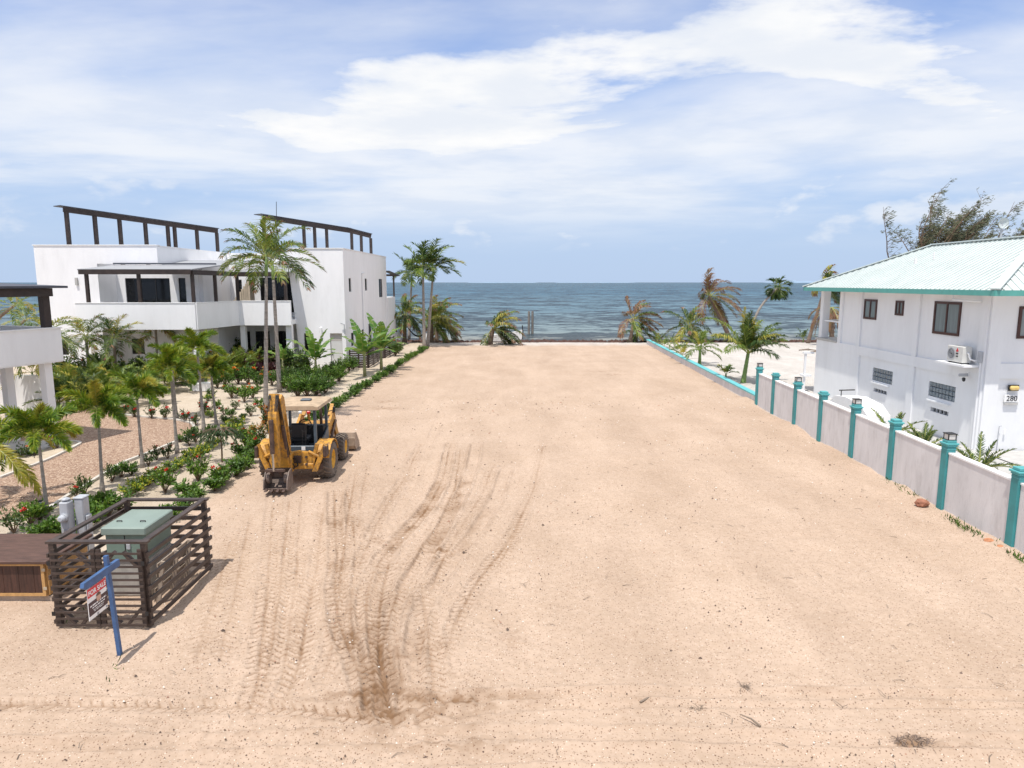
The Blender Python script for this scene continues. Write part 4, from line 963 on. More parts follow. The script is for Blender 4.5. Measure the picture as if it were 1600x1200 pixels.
def backhoe():
    r = thing('backhoe_loader', 'worn yellow backhoe loader with folded digger arm parked on the sand', 'excavator', (0, 0, 0))
    B = lambda mb, n, m, p=None, **k: mb.build(n, m, p or r, **k)
    # tyres with lugs, rims
    def wheel(x, y, rad, w, rr, out):
        c = (x, y, rad); hw = w/2
        t = MB(); t.wheel(c, rad, w, [(rr, -hw*.8), (rr+.05, -hw), (rad-.10, -hw), (rad-.03, -hw*.86), (rad-.015, -hw*.5), (rad-.012, 0), (rad-.015, hw*.5), (rad-.03, hw*.86), (rad-.10, hw), (rr+.05, hw), (rr, hw*.8)], 32)
        nl = 22
        for k in range(nl*2):
            a = math.pi*2*(k//2)/nl + (math.pi/nl if k % 2 else 0); sg = 1 if k % 2 else -1
            P = []
            for xx, da in ((0.02, 0), (.5, .10), (.97, .19)):
                for dd in (-.055, .055):
                    for rd in (rad-.04, rad+.028 if xx < .9 else rad-.005):
                        an = a+da+dd; P.append((c[0]+sg*hw*xx, y+rd*math.cos(an), c[2]+rd*math.sin(an)))
            fs = []
            for s in (0, 4): fs += [(s, s+4, s+6, s+2), (s+1, s+3, s+7, s+5), (s, s+1, s+5, s+4), (s+2, s+6, s+7, s+3)]
            fs += [(0, 2, 3, 1), (8, 9, 11, 10)]; t.add(P, fs)
        wo = B(t, 'wheel', RUBB)
        m = MB(); s = out; m.wheel(c, rr, w, [(rr+.01, s*hw*.82), (rr-.02, s*hw*.86), (rr-.05, s*hw*.5), (rr*.5, s*hw*.32), (rr*.42, s*hw*.5), (.02, s*hw*.55)], 28); B(m, 'rim', YELC, wo)
        h = MB()
        for k in range(8):
            a = k*math.pi/4; h.tube([(x+s*hw*.3, y+rr*.62*math.cos(a), rad+rr*.62*math.sin(a)), (x+s*hw*.45, y+rr*.62*math.cos(a), rad+rr*.62*math.sin(a))], .022, 6)
        B(h, 'wheel_nuts', RUST, wo)
    for s in (-1, 1): wheel(s*.90, 0, .585, .44, .31, s); wheel(s*.86, 2.25, .45, .34, .23, s)
    q = MB(); q.cbox(-.36, .36, -.62, 2.7, .42, .82, .03); B(q, 'chassis', YEL)
    q = MB(); q.tube([(-.8, 0, .585), (.8, 0, .585)], .13, 10); q.tube([(-.75, 2.25, .45), (.75, 2.25, .45)], .09, 10); B(q, 'axles', RUST)
    q = MB(); q.prism([(1.25, .82), (2.95, .82), (2.98, 1.22), (2.7, 1.30), (1.25, 1.40)], 'x', -.40, .40); B(q, 'engine_hood', YEL)
    q = MB(); q.box(-.36, .36, 2.985, 3.0, .85, 1.2); B(q, 'grille', BLK)
    for s in (-1, 1):                                             # fenders over the rear tyres
        q = MB(); a0, a1 = (.66*s, 1.12*s); P = []
        for k in range(8):
            an = R(20+k*20); P.append((.69*math.cos(an), .585+.66*math.sin(an)))
        for (ya, za), (yb, zb) in zip(P, P[1:]):
            q.add([(a0, ya, za), (a1, ya, za), (a1, yb, zb), (a0, yb, zb), (a0, ya, za-.03), (a1, ya, za-.03), (a1, yb, zb-.03), (a0, yb, zb-.03)], [(0,1,2,3), (7,6,5,4), (0,4,5,1), (3,2,6,7), (1,5,6,2), (0,3,7,4)])
        B(q, 'fender', YEL)
    q = MB(); q.cbox(-.66, .66, -.42, 1.3, .80, .88, .02); B(q, 'cab_floor', SLATE)
    for s in (-1, 1):
        q = MB(); q.prism([(-.40, .88), (1.28, .88), (1.28, 1.42), (.8, 1.22), (.2, 1.08), (-.40, 1.0)], 'x', s*.62, s*.66); B(q, 'side_panel', SLATE)
    q = MB(); q.cbox(-.62, .62, -.46, -.38, .86, 1.12, .02); B(q, 'rear_panel', SLATE)
    q = MB(); q.box(.22, .34, -.475, -.462, .98, 1.1); B(q, 'notice_plate', WHP)
    q = MB(); q.cbox(-.6, .6, .95, 1.25, .88, 1.48, .05); B(q, 'dashboard', BLK)
    seat = MB(); seat.cbox(-.27, .27, .10, .62, 1.12, 1.26, .04); so = B(seat, 'seat', BLK)
    q = MB(); q.cbox(-.25, .25, .02, .14, 1.24, 1.74, .05); B(q, 'seat_back', BLK, so)
    q = MB(); q.cbox(-.2, .2, .2, .55, .88, 1.118, .02); B(q, 'seat_base', BLK, so)
    n = 20; q = MB(); c0 = Vector((0, .80, 1.52)); ax = Vector((0, 1, -.0)).normalized(); u = Vector((1, 0, 0)); v = Vector((0, .45, .89))
    q.tube([c0+(u*math.cos(2*math.pi*k/n)+v*math.sin(2*math.pi*k/n))*.21 for k in range(n+1)], .018, 6)
    for k in range(3): q.tube([c0, c0+(u*math.cos(2.09*k+.5)+v*math.sin(2.09*k+.5))*.2], .012, 5)
    q.tube([c0, c0+Vector((0, .25, -.2))], .03, 6); B(q, 'steering_wheel', BLK)
    for k, x in enumerate((-.28, -.18, .18, .28)):
        q = MB(); q.tube([(x, -.2, .88), (x+.02, -.22, 1.5)], .012, 5); q.tube([(x+.02, -.22, 1.5), (x+.02, -.22, 1.57)], .028, 6); B(q, 'control_lever', BLK)
    for x, y, w, m in ((-.60, -.22, .085, SLATE), (.60, -.22, .085, SLATE), (-.60, 1.22, .08, SLATE), (.60, 1.22, .08, SLATE)):
        q = MB(); q.beam((x*1.02, y, .86), (x, y+.03, 2.29), w, w, up=(0, 1, 0)); B(q, 'canopy_post', m)
    q = MB(); q.prism([(-.76, 2.24), (.76, 2.24), (.74, 2.33), (.60, 2.37), (-.60, 2.37), (-.74, 2.33)], 'y', -.36, 1.5); cn = B(q, 'canopy', CANOPY)
    q = MB(); q.box(-.70, .70, -.30, 1.44, 2.215, 2.238); B(q, 'canopy_lining', BLK, cn)
    q = MB(); q.cbox(-.05, .28, .55, .80, 2.372, 2.43, .02); B(q, 'roof_box', SLATE, cn)
    for x, m in ((-.5, LAMPG), (.2, LAMPG), (.46, REDL)):
        q = MB(); q.cbox(x-.055, x+.055, -.40, -.32, 2.13, 2.22, .02); B(q, 'work_lamp', m, cn)
    q = MB(); q.tube([(.30, 1.75, 1.3), (.30, 1.75, 2.3), (.30, 1.66, 2.42)], .05, 8); B(q, 'exhaust_stack', RUST)
    # rear frame, stabilisers
    q = MB(); q.cbox(-.62, .66, -.80, -.60, .46, .64, .02); q.prism([(-.10, .62), (.66, .62), (.60, .98), (.2, 1.02), (-.10, .98)], 'y', -.78, -.62); B(q, 'rear_frame', YEL)
    for x, z in ((.45, .62), (.45, .85), (.05, .8)):
        q = MB(); q.tube([(x, -.83, z), (x, -.77, z)], .04, 10); B(q, 'frame_pin', RUST)
    q = MB(); q.tube([(-.1, -.86, .75), (.15, -.9, .85), (.2, -.86, .6), (.05, -.9, .5)], .025, 6); q.tube([(-.2, -.85, .9), (0, -.95, .8), (.1, -.85, .55)], .02, 6); B(q, 'hydraulic_hoses', BLK)
    q = MB()
    for dx in (-.30, -.26, -.06, -.02, .02): q.tube([(dx, -.88, .7), (dx, -1.12, 1.15), (dx, -1.42, 1.9), (dx*.8-.03, -1.62, 2.6), (dx*.8-.03, -1.75, 2.95), (dx*.8-.03, -1.95, 2.5)], .014, 5)
    B(q, 'boom_hoses', BLK)
    q = MB(); q.cbox(.06, .30, -.84, -.79, .66, .90, .02); B(q, 'valve_block', RUST)
    q = MB(); q.cbox(-.42, -.30, -.86, -.79, .5, .95, .02); B(q, 'swing_bracket', RUST)
    for a, b in ((-.90, -.62), (.66, .92)): q = MB(); q.box(a, b, -.78, -.66, .44, .62); B(q, 'stabiliser_mount', RUST)
    for s in (-1, 1):
        q = MB(); q.cbox(min(s*.62, s*.72), max(s*.62, s*.72), -.36, .3, .88, 1.04, .02); B(q, 'battery_box', BLK)
    q = MB(); q.tube([(.68, 1.22, 1.9), (.86, 1.30, 1.95)], .012, 5); q.cbox(.82, .90, 1.27, 1.31, 1.85, 2.05, .01); B(q, 'mirror', BLK)
    q = MB(); q.tube([(-.68, 1.22, 1.9), (-.86, 1.30, 1.95)], .012, 5); q.cbox(-.90, -.82, 1.27, 1.31, 1.85, 2.05, .01); B(q, 'mirror', BLK)
    for s in (-1, 1):
        q = MB(); q.prism([(s*.62, .40), (s*.78, .40), (s*1.10, 1.20), (s*1.00, 1.27), (s*.72, .62)], 'y', -.86, -.70); st = B(q, 'stabiliser_leg', YEL)
        q = MB(); q.cbox(min(s*.99, s*1.10), max(s*.99, s*1.10), -.93, -.58, .86, 1.22, .03); B(q, 'stabiliser_foot', RUST, st)
        q = MB(); q.tube([(s*.52, -.78, 1.02), (s*.90, -.78, .82)], .045, 8); q.beam((s*.62, -.72, .60), (s*.78, -.72, 1.25), .10, .12, up=(0, 1, 0)); B(q, 'stabiliser_cylinder', YEL, st)
    # digger arm folded upright at the back
    x0, x1 = -.32, .02
    q = MB(); q.prism([(-.86, .45), (-.74, .70), (-.92, 1.55), (-1.24, 2.80), (-1.42, 2.92), (-1.56, 2.82), (-1.50, 2.2), (-1.36, 1.5), (-1.14, .55), (-1.0, .40)], 'x', x0+.03, x1-.02); bo = B(q, 'boom', YEL)
    q = MB(); q.prism([(-.9, 1.3), (-1.0, 1.7), (-1.2, 2.3), (-1.27, 2.28), (-1.1, 1.6), (-.98, 1.28)], 'x', x1-.019, x1+.012); B(q, 'boom_rib', YEL, bo)
    q = MB(); q.prism([(-1.30, 2.90), (-1.64, 2.98), (-1.84, 2.3), (-1.82, 1.3), (-1.78, .78), (-1.63, .74), (-1.60, 1.6), (-1.50, 2.3)], 'x', x0, x1-.10); dp = B(q, 'dipper_arm', YEL)
    q = MB(); q.tube([(-.20, -1.93, 2.25), (-.20, -1.96, 1.25)], .065, 10); B(q, 'crowd_cylinder', RUST, dp)
    q = MB(); q.tube([(-.20, -1.96, 1.25), (-.20, -1.93, .72)], .032, 8); B(q, 'piston_rod', CHROME, dp)
    q = MB(); q.tube([(-.02, -1.16, .95), (-.02, -1.48, 2.0)], .055, 8); q.tube([(-.28, -1.16, .95), (-.28, -1.48, 2.0)], .055, 8); B(q, 'boom_cylinders', RUST, bo)
    q = MB(); q.box(-.46, .12, -1.95, -1.87, .70, .76); q.tube([(-.42, -1.9, .73), (.08, -1.9, .73)], .05, 8); q.beam((-.30, -1.9, .73), (-.30, -1.7, .55), .04, .1); q.beam((-.04, -1.9, .73), (-.04, -1.7, .55), .04, .1); B(q, 'bucket_link', RUST, dp)
    q = MB(); q.cbox(-.36, .06, -1.05, -.78, .40, 1.02, .03); q.tube([(-.15, -.95, .35), (-.15, -.95, 1.1)], .08, 8); B(q, 'swing_post', YEL)
    # digging bucket: curved shell with two cheeks and teeth
    P = [(-1.52, .70), (-1.42, .52), (-1.38, .34), (-1.46, .20), (-1.64, .13), (-1.86, .13), (-2.02, .17)]
    q = MB(); w0, w1 = -.50, .18
    for (ya, za), (yb, zb) in zip(P, P[1:]):
        q.add([(w0, ya, za), (w1, ya, za), (w1, yb, zb), (w0, yb, zb), (w0, ya-.03, za+.02), (w1, ya-.03, za+.02), (w1, yb-.01, zb+.03), (w0, yb-.01, zb+.03)], [(0,1,2,3), (7,6,5,4), (0,4,5,1), (3,2,6,7), (1,5,6,2), (0,3,7,4)])
    for x in (w0, w1): q.prism(P + [(-1.95, .45), (-1.75, .66)], 'x', x-.016, x+.016)
    bk = B(q, 'digger_bucket', BUCK)
    for k in range(4):
        x = w0+.08+k*.175; t = MB(); t.prism([(-1.98, .13), (-2.16, .155), (-1.98, .21)], 'x', x-.035, x+.035); B(t, 'bucket_tooth', RUST, bk)
    for x in (-.42, .10):
        t = MB(); t.wheel((x, -1.72, .46), .16, .06, [(.01, -.05), (.15, -.05), (.17, 0), (.15, .05), (.01, .05)], 16); B(t, 'bucket_boss', BUCK, bk)
    # loader arms and front bucket
    for s in (-1, 1):
        q = MB(); q.prism([(1.05, .85), (1.2, 1.05), (2.25, 1.62), (2.45, 1.60), (3.25, .55), (3.2, .32), (3.05, .38), (2.30, 1.32), (1.25, .78)], 'x', s*.50, s*.58); ar = B(q, 'loader_arm', YEL)
        q = MB(); q.tube([(s*.62, 1.6, .75), (s*.62, 2.5, 1.35)], .05, 8); B(q, 'lift_cylinder', RUST, ar)
        q = MB(); q.beam((s*.46, 2.3, 1.55), (s*.46, 2.75, 1.88), .06, .12, up=(1, 0, 0)); q.beam((s*.46, 2.75, 1.88), (s*.46, 3.3, .75), .05, .08, up=(1, 0, 0)); B(q, 'tilt_link', YEL, ar)
    P = [(3.22, .72), (3.18, .50), (3.20, .22), (3.34, .07), (4.05, .04)]
    q = MB()
    for (ya, za), (yb, zb) in zip(P, P[1:]):
        q.add([(-1.12, ya, za), (1.12, ya, za), (1.12, yb, zb), (-1.12, yb, zb), (-1.12, ya+.03, za+.01), (1.12, ya+.03, za+.01), (1.12, yb, zb+.03), (-1.12, yb, zb+.03)], [(0,1,2,3), (7,6,5,4), (0,4,5,1), (3,2,6,7), (1,5,6,2), (0,3,7,4)])
    for x in (-1.12, 1.12): q.prism(P + [(3.95, .25), (3.45, .70)], 'x', x-.02, x+.02)
    B(q, 'loader_bucket', BUCKF)
    r.location = (-6.85, 21.4, -.01); r.rotation_euler = (0, 0, R(1.5))
backhoe()
# ------------------------------------------------------------------ plants
Z = Vector((0, 0, 1))
def frond_mesh(mb, base, az, el, L, n, ll, w, grav=1.0, wind=(0, 0, 0), droop=.35, plum=0, rg=random, tipmat=False, r0=.022, stalk=.16, vee=.35):
    """one pinnate leaf: curved stalk plus leaflets down both sides (plum = bushy leaflets all round)"""
    d = Vector((math.cos(az)*math.cos(el), math.sin(az)*math.cos(el), math.sin(el))); p = Vector(base); wd = Vector(wind); K = 9; ds = L/K
    pts, dirs = [p.copy()], [d.copy()]
    for i in range(K):
        f = (i+1)/K; d = (d + (wd*(.35+f) - Z*grav*(.25+f))*(1/K)).normalized(); p = p + d*ds; pts.append(p.copy()); dirs.append(d.copy())
    mb.mi = 1
    mb.tube(pts, [r0*(1-.85*i/K) for i in range(K+1)], 4, cap=False)
    for i in range(n):
        f = stalk + (1-stalk)*(i+.5)/n; k = min(int(f*K), K-1); t = f*K-k
        q = pts[k].lerp(pts[k+1], t); tg = dirs[k].lerp(dirs[k+1], t).normalized()
        sd = tg.cross(Z)
        if sd.length < .15: sd = tg.cross(Vector((math.cos(az), math.sin(az), 0)))
        sd.normalize(); up = sd.cross(tg)
        l = ll*(max(.05, math.sin(math.pi*(.10+.84*f)))**.55)*rg.uniform(.85, 1.12)
        if f > .9: l *= .75
        a = R(62-34*f)
        rolls = [(-1, vee), (1, vee)] if not plum else [(-1, rg.uniform(-.6, 1.2)), (1, rg.uniform(-.6, 1.2)), (-1, rg.uniform(.6, 1.4)), (1, rg.uniform(-1.2, .2))][:2+plum]
        for s, ro in rolls:
            if not plum and rg.random() < .12: continue
            side = sd*s*math.cos(ro) + up*math.sin(ro)
            e = (tg*math.cos(a) + side*math.sin(a) + Vector((rg.uniform(-.2, .2), rg.uniform(-.2, .2), rg.uniform(-.2, .2)))).normalized()
            e2 = (e + wd*.45 - Z*droop*rg.uniform(.7, 1.4)).normalized()
            m1 = q + e*l*.45; tip = m1 + e2*l*.55
            wv = tg.cross(e).cross(e).normalized()*(w*.5)
            mb.mi = 2 if (tipmat and (f > tipmat or rg.random() < .06)) else 0
            mb.add([q-wv*.6, q+wv*.6, m1+wv, m1-wv, tip], [(0, 1, 2, 3), (3, 2, 4)])
def palm(name, label, group, base, top, r0, r1, nf, L, leaf, bark=BARK, seed=0, n=26, ll=.5, w=.035, grav=1.1, wind=(0, 0, 0), droop=.4, plum=0, el=(82, -28), bend=(0, 0),
         tips=None, tipmat=False, shaft=0., mixl=None, swell=1.25, sub=0, stalk=.16, vee=.35, azr=None, cat='palm tree'):
    rg = random.Random(seed); b, t = Vector(base), Vector(top)
    o = thing(name, label, cat, b, group); N = 14; pts = []; rad = []
    for i in range(N+1):
        f = i/N; p = b.lerp(t, f) + Vector((bend[0], bend[1], 0))*math.sin(math.pi*f)
        pts.append(p); rad.append((r0+(r1-r0)*f)*(1+(swell-1)*math.exp(-f*9))*(1+.05*math.sin(i*2.6)))
    pts[0] = pts[0]-Z*.15
    m = MB(); m.tube(pts, rad, 9); m.build('trunk', bark, o, smooth=True, fix=False)
    ax = (pts[-1]-pts[-2]).normalized()
    if shaft:
        m = MB(); m.tube([t-ax*.03, t+ax*shaft*.3, t+ax*shaft], [r1*1.1, r1*1.2, r1*.55], 9); m.build('crownshaft', SHAFT, o, smooth=True, fix=False); t = t+ax*shaft*.85
    for i in range(nf):
        f = (i+.5)/nf; az = (azr(rg, f) if azr else i*2.39996+rg.uniform(-.3, .3)); e = R(el[0]+(el[1]-el[0])*f**.85+rg.uniform(-9, 9))
        lf = leaf
        if mixl:
            for pr, lm in mixl:
                if rg.random() < pr: lf = lm; break
        m = MB(); frond_mesh(m, t+Vector((math.cos(az), math.sin(az), 0))*r1*.6, az, e, L*rg.uniform(.82, 1.1)*(.75 if f < .12 else 1), n, ll, w, grav, wind, droop, plum, rg, tipmat, r0=max(.012, r1*.22), stalk=stalk, vee=vee)
        m.build('frond', [lf, RACH, tips or lf], o, fix=False)
    return o
GW = (.22, .05, 0)                                                # trade wind from the left
def crown_at(base, px, py): return AY(px, py, base.y)
# foxtail palms along the drive: (base px), (crown px), radius, frond length, fronds, colour mix
FOX = [((75,808),(61,694),.050,1.55,12,.12), ((160,768),(154,654),.050,1.40,12,.14), ((223,730),(214,624),.052,1.35,11,.16),
       ((277,708),(267,588),.055,1.4,11,.10), ((319,675),(309,556),.062,1.5,10,.08), ((338,664),(330,586),.055,1.25,10,.2), ((275,654),(268,572),.085,1.6,11,.12)]
WHICH = ['in front of the meter pedestals', 'second along the drive from the meter pedestals', 'third along the drive from the meter pedestals', 'fourth along the drive from the meter pedestals',
         'at the end of the curved kerb', 'short, beside the lime shrubs past the kerb', 'thick-trunked, inside the curved kerb bed']
for i, (b, c, r_, L_, nf, yl) in enumerate(FOX):
    bb = G(*b); palm('foxtail_palm', 'bushy foxtail palm with grey ringed trunk, '+WHICH[i], 'foxtail palms along the gravel drive', bb, crown_at(bb, *c), r_, r_*.72, nf+3, L_*.80, LFX, seed=40+i, n=44, ll=.30, w=.034,
         grav=1.9, wind=(.12, 0, 0), droop=.3, plum=2, el=(84, 8), mixl=[(yl, LGY)], shaft=.30, swell=1.8)
# larger palms against the villa
for i, (b, c, L_, lf, nf, lab) in enumerate([((141,600),(134,524),2.6,LG,13,'feathery green palm with slim trunk before the left block of the villa'), ((182,600),(178,528),2.6,LGD,14,'dark shaggy palm with brown trunk under the villa balcony'),
        ((247,585),(243,510),2.8,LG,14,'broad feathery palm before the villa balcony front')]):
    bb = G(*b); palm('garden_palm', lab, 'tall garden palms before the villa', bb, crown_at(bb, *c), .10, .075, nf+3, L_*.78, lf, BARKB if i == 1 else BARK, seed=70+i, n=34, ll=.68, w=.04, grav=1.3, wind=GW, droop=.6, el=(80, -25), mixl=[(.15, LGY), (.1, LGD)], tipmat=.92, tips=LBR)
bb = G(77, 640); palm('stout_palm', 'stout grey-trunked palm with dark drooping fronds behind the garage corner', None, bb, crown_at(bb, 68, 520), .19, .15, 13, 2.6, LGD, BARK, seed=75, n=34, ll=.6, w=.045, grav=1.6, wind=(.55, 0, 0), droop=.7, el=(60, -45), mixl=[(.1, LGY)])
bb = G(60, 640); palm('yellow_palm', 'small yellow-leaved palm beside the garage deck', None, bb, crown_at(bb, 50, 582), .06, .045, 8, 1.9, LGY, SHAFT, seed=76, n=34, ll=.42, w=.04, grav=1.7, wind=(-.1, 0, 0), droop=.45, el=(78, 0), mixl=[(.25, LG)])
bb = G(-30, 790); palm('yellow_palm', 'yellow-green palm frond hanging at the edge of the gravel drive', None, bb, crown_at(bb, -38, 690), .1, .08, 9, 2.0, LGY, BARK, seed=77, n=40, ll=.36, w=.035, grav=2.0, plum=2, el=(60, -20), mixl=[(.4, LFX)])
for k, (px, py, Yd) in enumerate(((22, 478, 72), (40, 500, 78))):
    bb = Vector((AY(px, py, Yd).x, Yd-8+k*4, -.1)); palm('coconut_palm', 'yellow coconut palm seen behind the garage deck', 'coconut palms behind the garage', bb, AY(px, py, bb.y), .16, .12, 12, 3.6, LGY, BARKB, seed=78+k, n=30, ll=.8, w=.07, grav=1.5, wind=(.4, 0, 0), droop=.7, mixl=[(.5, LG)])
# the two tall palms in front of the villa's wing
bb = G(415, 660); palm('tall_palm', 'tall slender palm with swollen grey trunk base standing in open garden sand', None, bb, crown_at(bb, 416, 430), .11, .062, 15, 2.35, LG, BARK, seed=81, n=40, ll=.72, w=.046, grav=1.5, wind=(.16, 0, 0), droop=.75, el=(86, -12), shaft=.95, tipmat=.94, tips=LBR, mixl=[(.4, LGD)])
bb = G(437, 613); palm('tall_palm', 'tall slender palm rising among the villa shrubs with crown over the parapet', None, bb, crown_at(bb, 427, 436), .125, .08, 15, 2.7, LG, BARK, seed=83, n=40, ll=.80, w=.052, grav=1.5, wind=(.20, 0, 0), droop=.75, el=(86, -12), shaft=1.0, tipmat=.94, tips=LBR, mixl=[(.5, LGD)])
# palms on the beach, left
for i, (b, c) in enumerate((((639,528),(643,442)), ((663,543),(661,434)), ((668,541),(676,436)))):
    bb = G(*b); palm('royal_palm', ['slender tall palm standing apart, nearest the villa terrace', 'slender tall palm with straight trunk, first of a close pair', 'slender tall palm with wide crown leaning right, second of a close pair'][i], 'slender palms at the beach end of the villa', bb, crown_at(bb, *c), .16, .10, 16, 2.7 if i < 2 else 3.4, LGD, BARK, seed=90+i, n=30, ll=.95, w=.085, grav=1.5, wind=(.45, 0, 0), droop=.5, shaft=1.2, el=(85, -5), mixl=[(.2, LG), (.1, LGY)])
def WSW(rg, f): return rg.gauss(0, 1.15) if rg.random() < .7 else rg.uniform(0, 6.28)
COCO = dict(n=34, ll=1.0, w=.075, grav=1.35, droop=1.2, el=(84, -45), tipmat=.85, tips=LBR)
bb = G(632, 534); palm('coconut_palm', 'coconut palm with stout brown trunk beside the villa terrace', None, bb, crown_at(bb, 633, 492), .23, .15, 19, 3.0, LGD, BARKB, seed=95, wind=(.3, 0, 0), mixl=[(.2, LGY), (.3, LG)], **COCO)
bb = G(674, 534); palm('coconut_palm', 'coconut palm with broad windswept crown, first of the two hung with a hammock', None, bb, crown_at(bb, 675, 500), .24, .16, 22, 3.5, LG, BARKB, seed=96, wind=(.5, 0, 0), azr=WSW, mixl=[(.2, LGY), (.3, LGD)], **COCO)
bb = G(682, 531); palm('coconut_palm', 'coconut palm with yellow-tipped fronds, nearer the water behind the hammock palm', None, bb, crown_at(bb, 684, 498), .20, .14, 18, 3.7, LG, BARKB, seed=97, wind=(.6, 0, 0), azr=WSW, mixl=[(.25, LGY), (.3, LGD)], **COCO)
bb = G(765, 538); palm('coconut_palm', 'short trunkless coconut palm at the end of the lot before the beached skiff', None, bb, crown_at(bb, 770, 514), .30, .22, 22, 3.3, LGD, BARKB, seed=98, wind=(.35, 0, 0), azr=WSW, mixl=[(.12, LGY), (.2, LG)], **COCO)
# palms on the beach, right
bb = G(985, 533); palm('coconut_palm', 'thin brown windburnt coconut palm at the end of the low turquoise wall', None, bb, crown_at(bb, 990, 497), .19, .14, 15, 3.1, LBR, BARKB, seed=101, wind=(.8, 0, 0), azr=WSW, mixl=[(.3, LG)], **COCO)
bb = G(994, 531); palm('coconut_palm', 'young green coconut palm growing close behind the windburnt one', None, bb, crown_at(bb, 995, 520), .14, .10, 9, 2.2, LGD, BARKB, seed=102, wind=(.35, 0, 0), **COCO)
bb = G(1142, 531); palm('coconut_palm', 'big copper-brown windburnt coconut palm with leaning trunk', None, bb, crown_at(bb, 1108, 462), .23, .16, 24, 4.0, LBR, BARKB, seed=103, wind=(.60, 0, 0), azr=WSW, mixl=[(.22, LGY), (.15, LG)], n=36, ll=1.05, w=.065, grav=1.5, droop=1.0, el=(84, -60), tipmat=.7, tips=LBR)
bb = G(1082, 533); palm('coconut_palm', 'green coconut palm partly hidden behind the big copper-brown one', None, bb, crown_at(bb, 1078, 508), .23, .15, 17, 3.2, LGD, BARKB, seed=104, wind=(.3, 0, 0), mixl=[(.3, LGY), (.3, LG)], **COCO)
bb = G(1093, 570); palm('young_coconut_palm', 'young coconut palm with upright green stems near the low wall', None, bb, crown_at(bb, 1094, 545), .13, .09, 14, 2.1, LG, SHAFT, seed=105, wind=(.12, 0, 0), n=28, ll=.55, w=.06, grav=1.3, droop=.8, el=(88, 0), stalk=.2, mixl=[(.15, LGY), (.25, LGD)])
bb = G(1161, 598); palm('young_coconut_palm', 'young bushy coconut palm with tall upright fronds behind the first lantern pillar', None, bb, crown_at(bb, 1169, 552), .15, .10, 24, 2.7, LGD, SHAFT, seed=106, wind=(.3, 0, 0), n=34, ll=.8, w=.07, grav=1.2, droop=1., el=(89, 30), stalk=.15, mixl=[(.08, LGY), (.3, LG)])
bb = Vector((26.2, 74, -.2)); palm('fan_palm', 'lone palm with long bare curved trunk and small round crown near the water', None, bb, AY(1216, 448, 74), .16, .11, 26, 1.35, LGD, BARK, seed=107, n=14, ll=.85, w=.10, grav=1.3, wind=(.25, 0, 0), droop=.5, el=(85, -70), bend=(-1.0, 0), stalk=.45)
bb = G(1262, 536); palm('coconut_palm', 'coconut palm with slanting trunk behind the corner of the aqua-roofed house', None, bb, AY(1290, 446, bb.y), .18, .13, 18, 2.9, LGD, BARKB, seed=108, wind=(.7, 0, 0), azr=WSW, mixl=[(.35, LGY)], **COCO)
bb = G(1300, 540); palm('coconut_palm', 'brown dead-skirted coconut palm behind the house porch', None, bb, AY(1298, 480, bb.y), .24, .2, 13, 3.0, LBR, BARKB, seed=109, wind=(.2, 0, 0), n=24, ll=.8, w=.08, grav=2.2, droop=1., el=(10, -70))
for i, (b, h, s) in enumerate((((1027,536),.5,1.), ((1037,545),.45,1.2), ((1046,543),.6,1.3), ((1057,554),.5,1.5), ((1066,560),.4,1.2), ((1134,590),.25,.8), ((1255,533),.5,1.3))):
    bb = G(*b); palm('coconut_seedling', 'small coconut seedling planted along the low turquoise wall' if i < 5 else ('tiny coconut seedling in open white sand by the wall' if i == 5 else 'yellowish coconut seedling near the waterline by the porch'), 'coconut seedlings on the white sand', bb, bb+Vector((0, 0, .25)), .06, .05, 7, s*1.15, LG if i % 2 else LGD, SHAFT, seed=120+i, n=14, ll=.4, w=.07, grav=1.1, droop=.5, el=(80, 25), mixl=[(.2, LGY)], cat='seedling')
# spiky palms behind the boundary wall
for i, (px, py, h) in enumerate(((1398, 672, 1.2), (1424, 688, 1.1), (1508, 722, 1.1), (1578, 745, 1.0))):
    bb = Vector((13.6+.1*i, [24.0, 22.2, 19.6, 17.0][i], 0)); palm('cycad', 'spiky green cycad in the narrow bed behind the turquoise-pillared wall', 'cycads behind the boundary wall', bb, bb+Z*.75, .16, .14, 18, 1.15, LGD, BARKB, seed=130+i, n=30, ll=.17, w=.03, grav=.9, droop=.1, el=(80, 0), mixl=[(.3, LG)], cat='cycad')

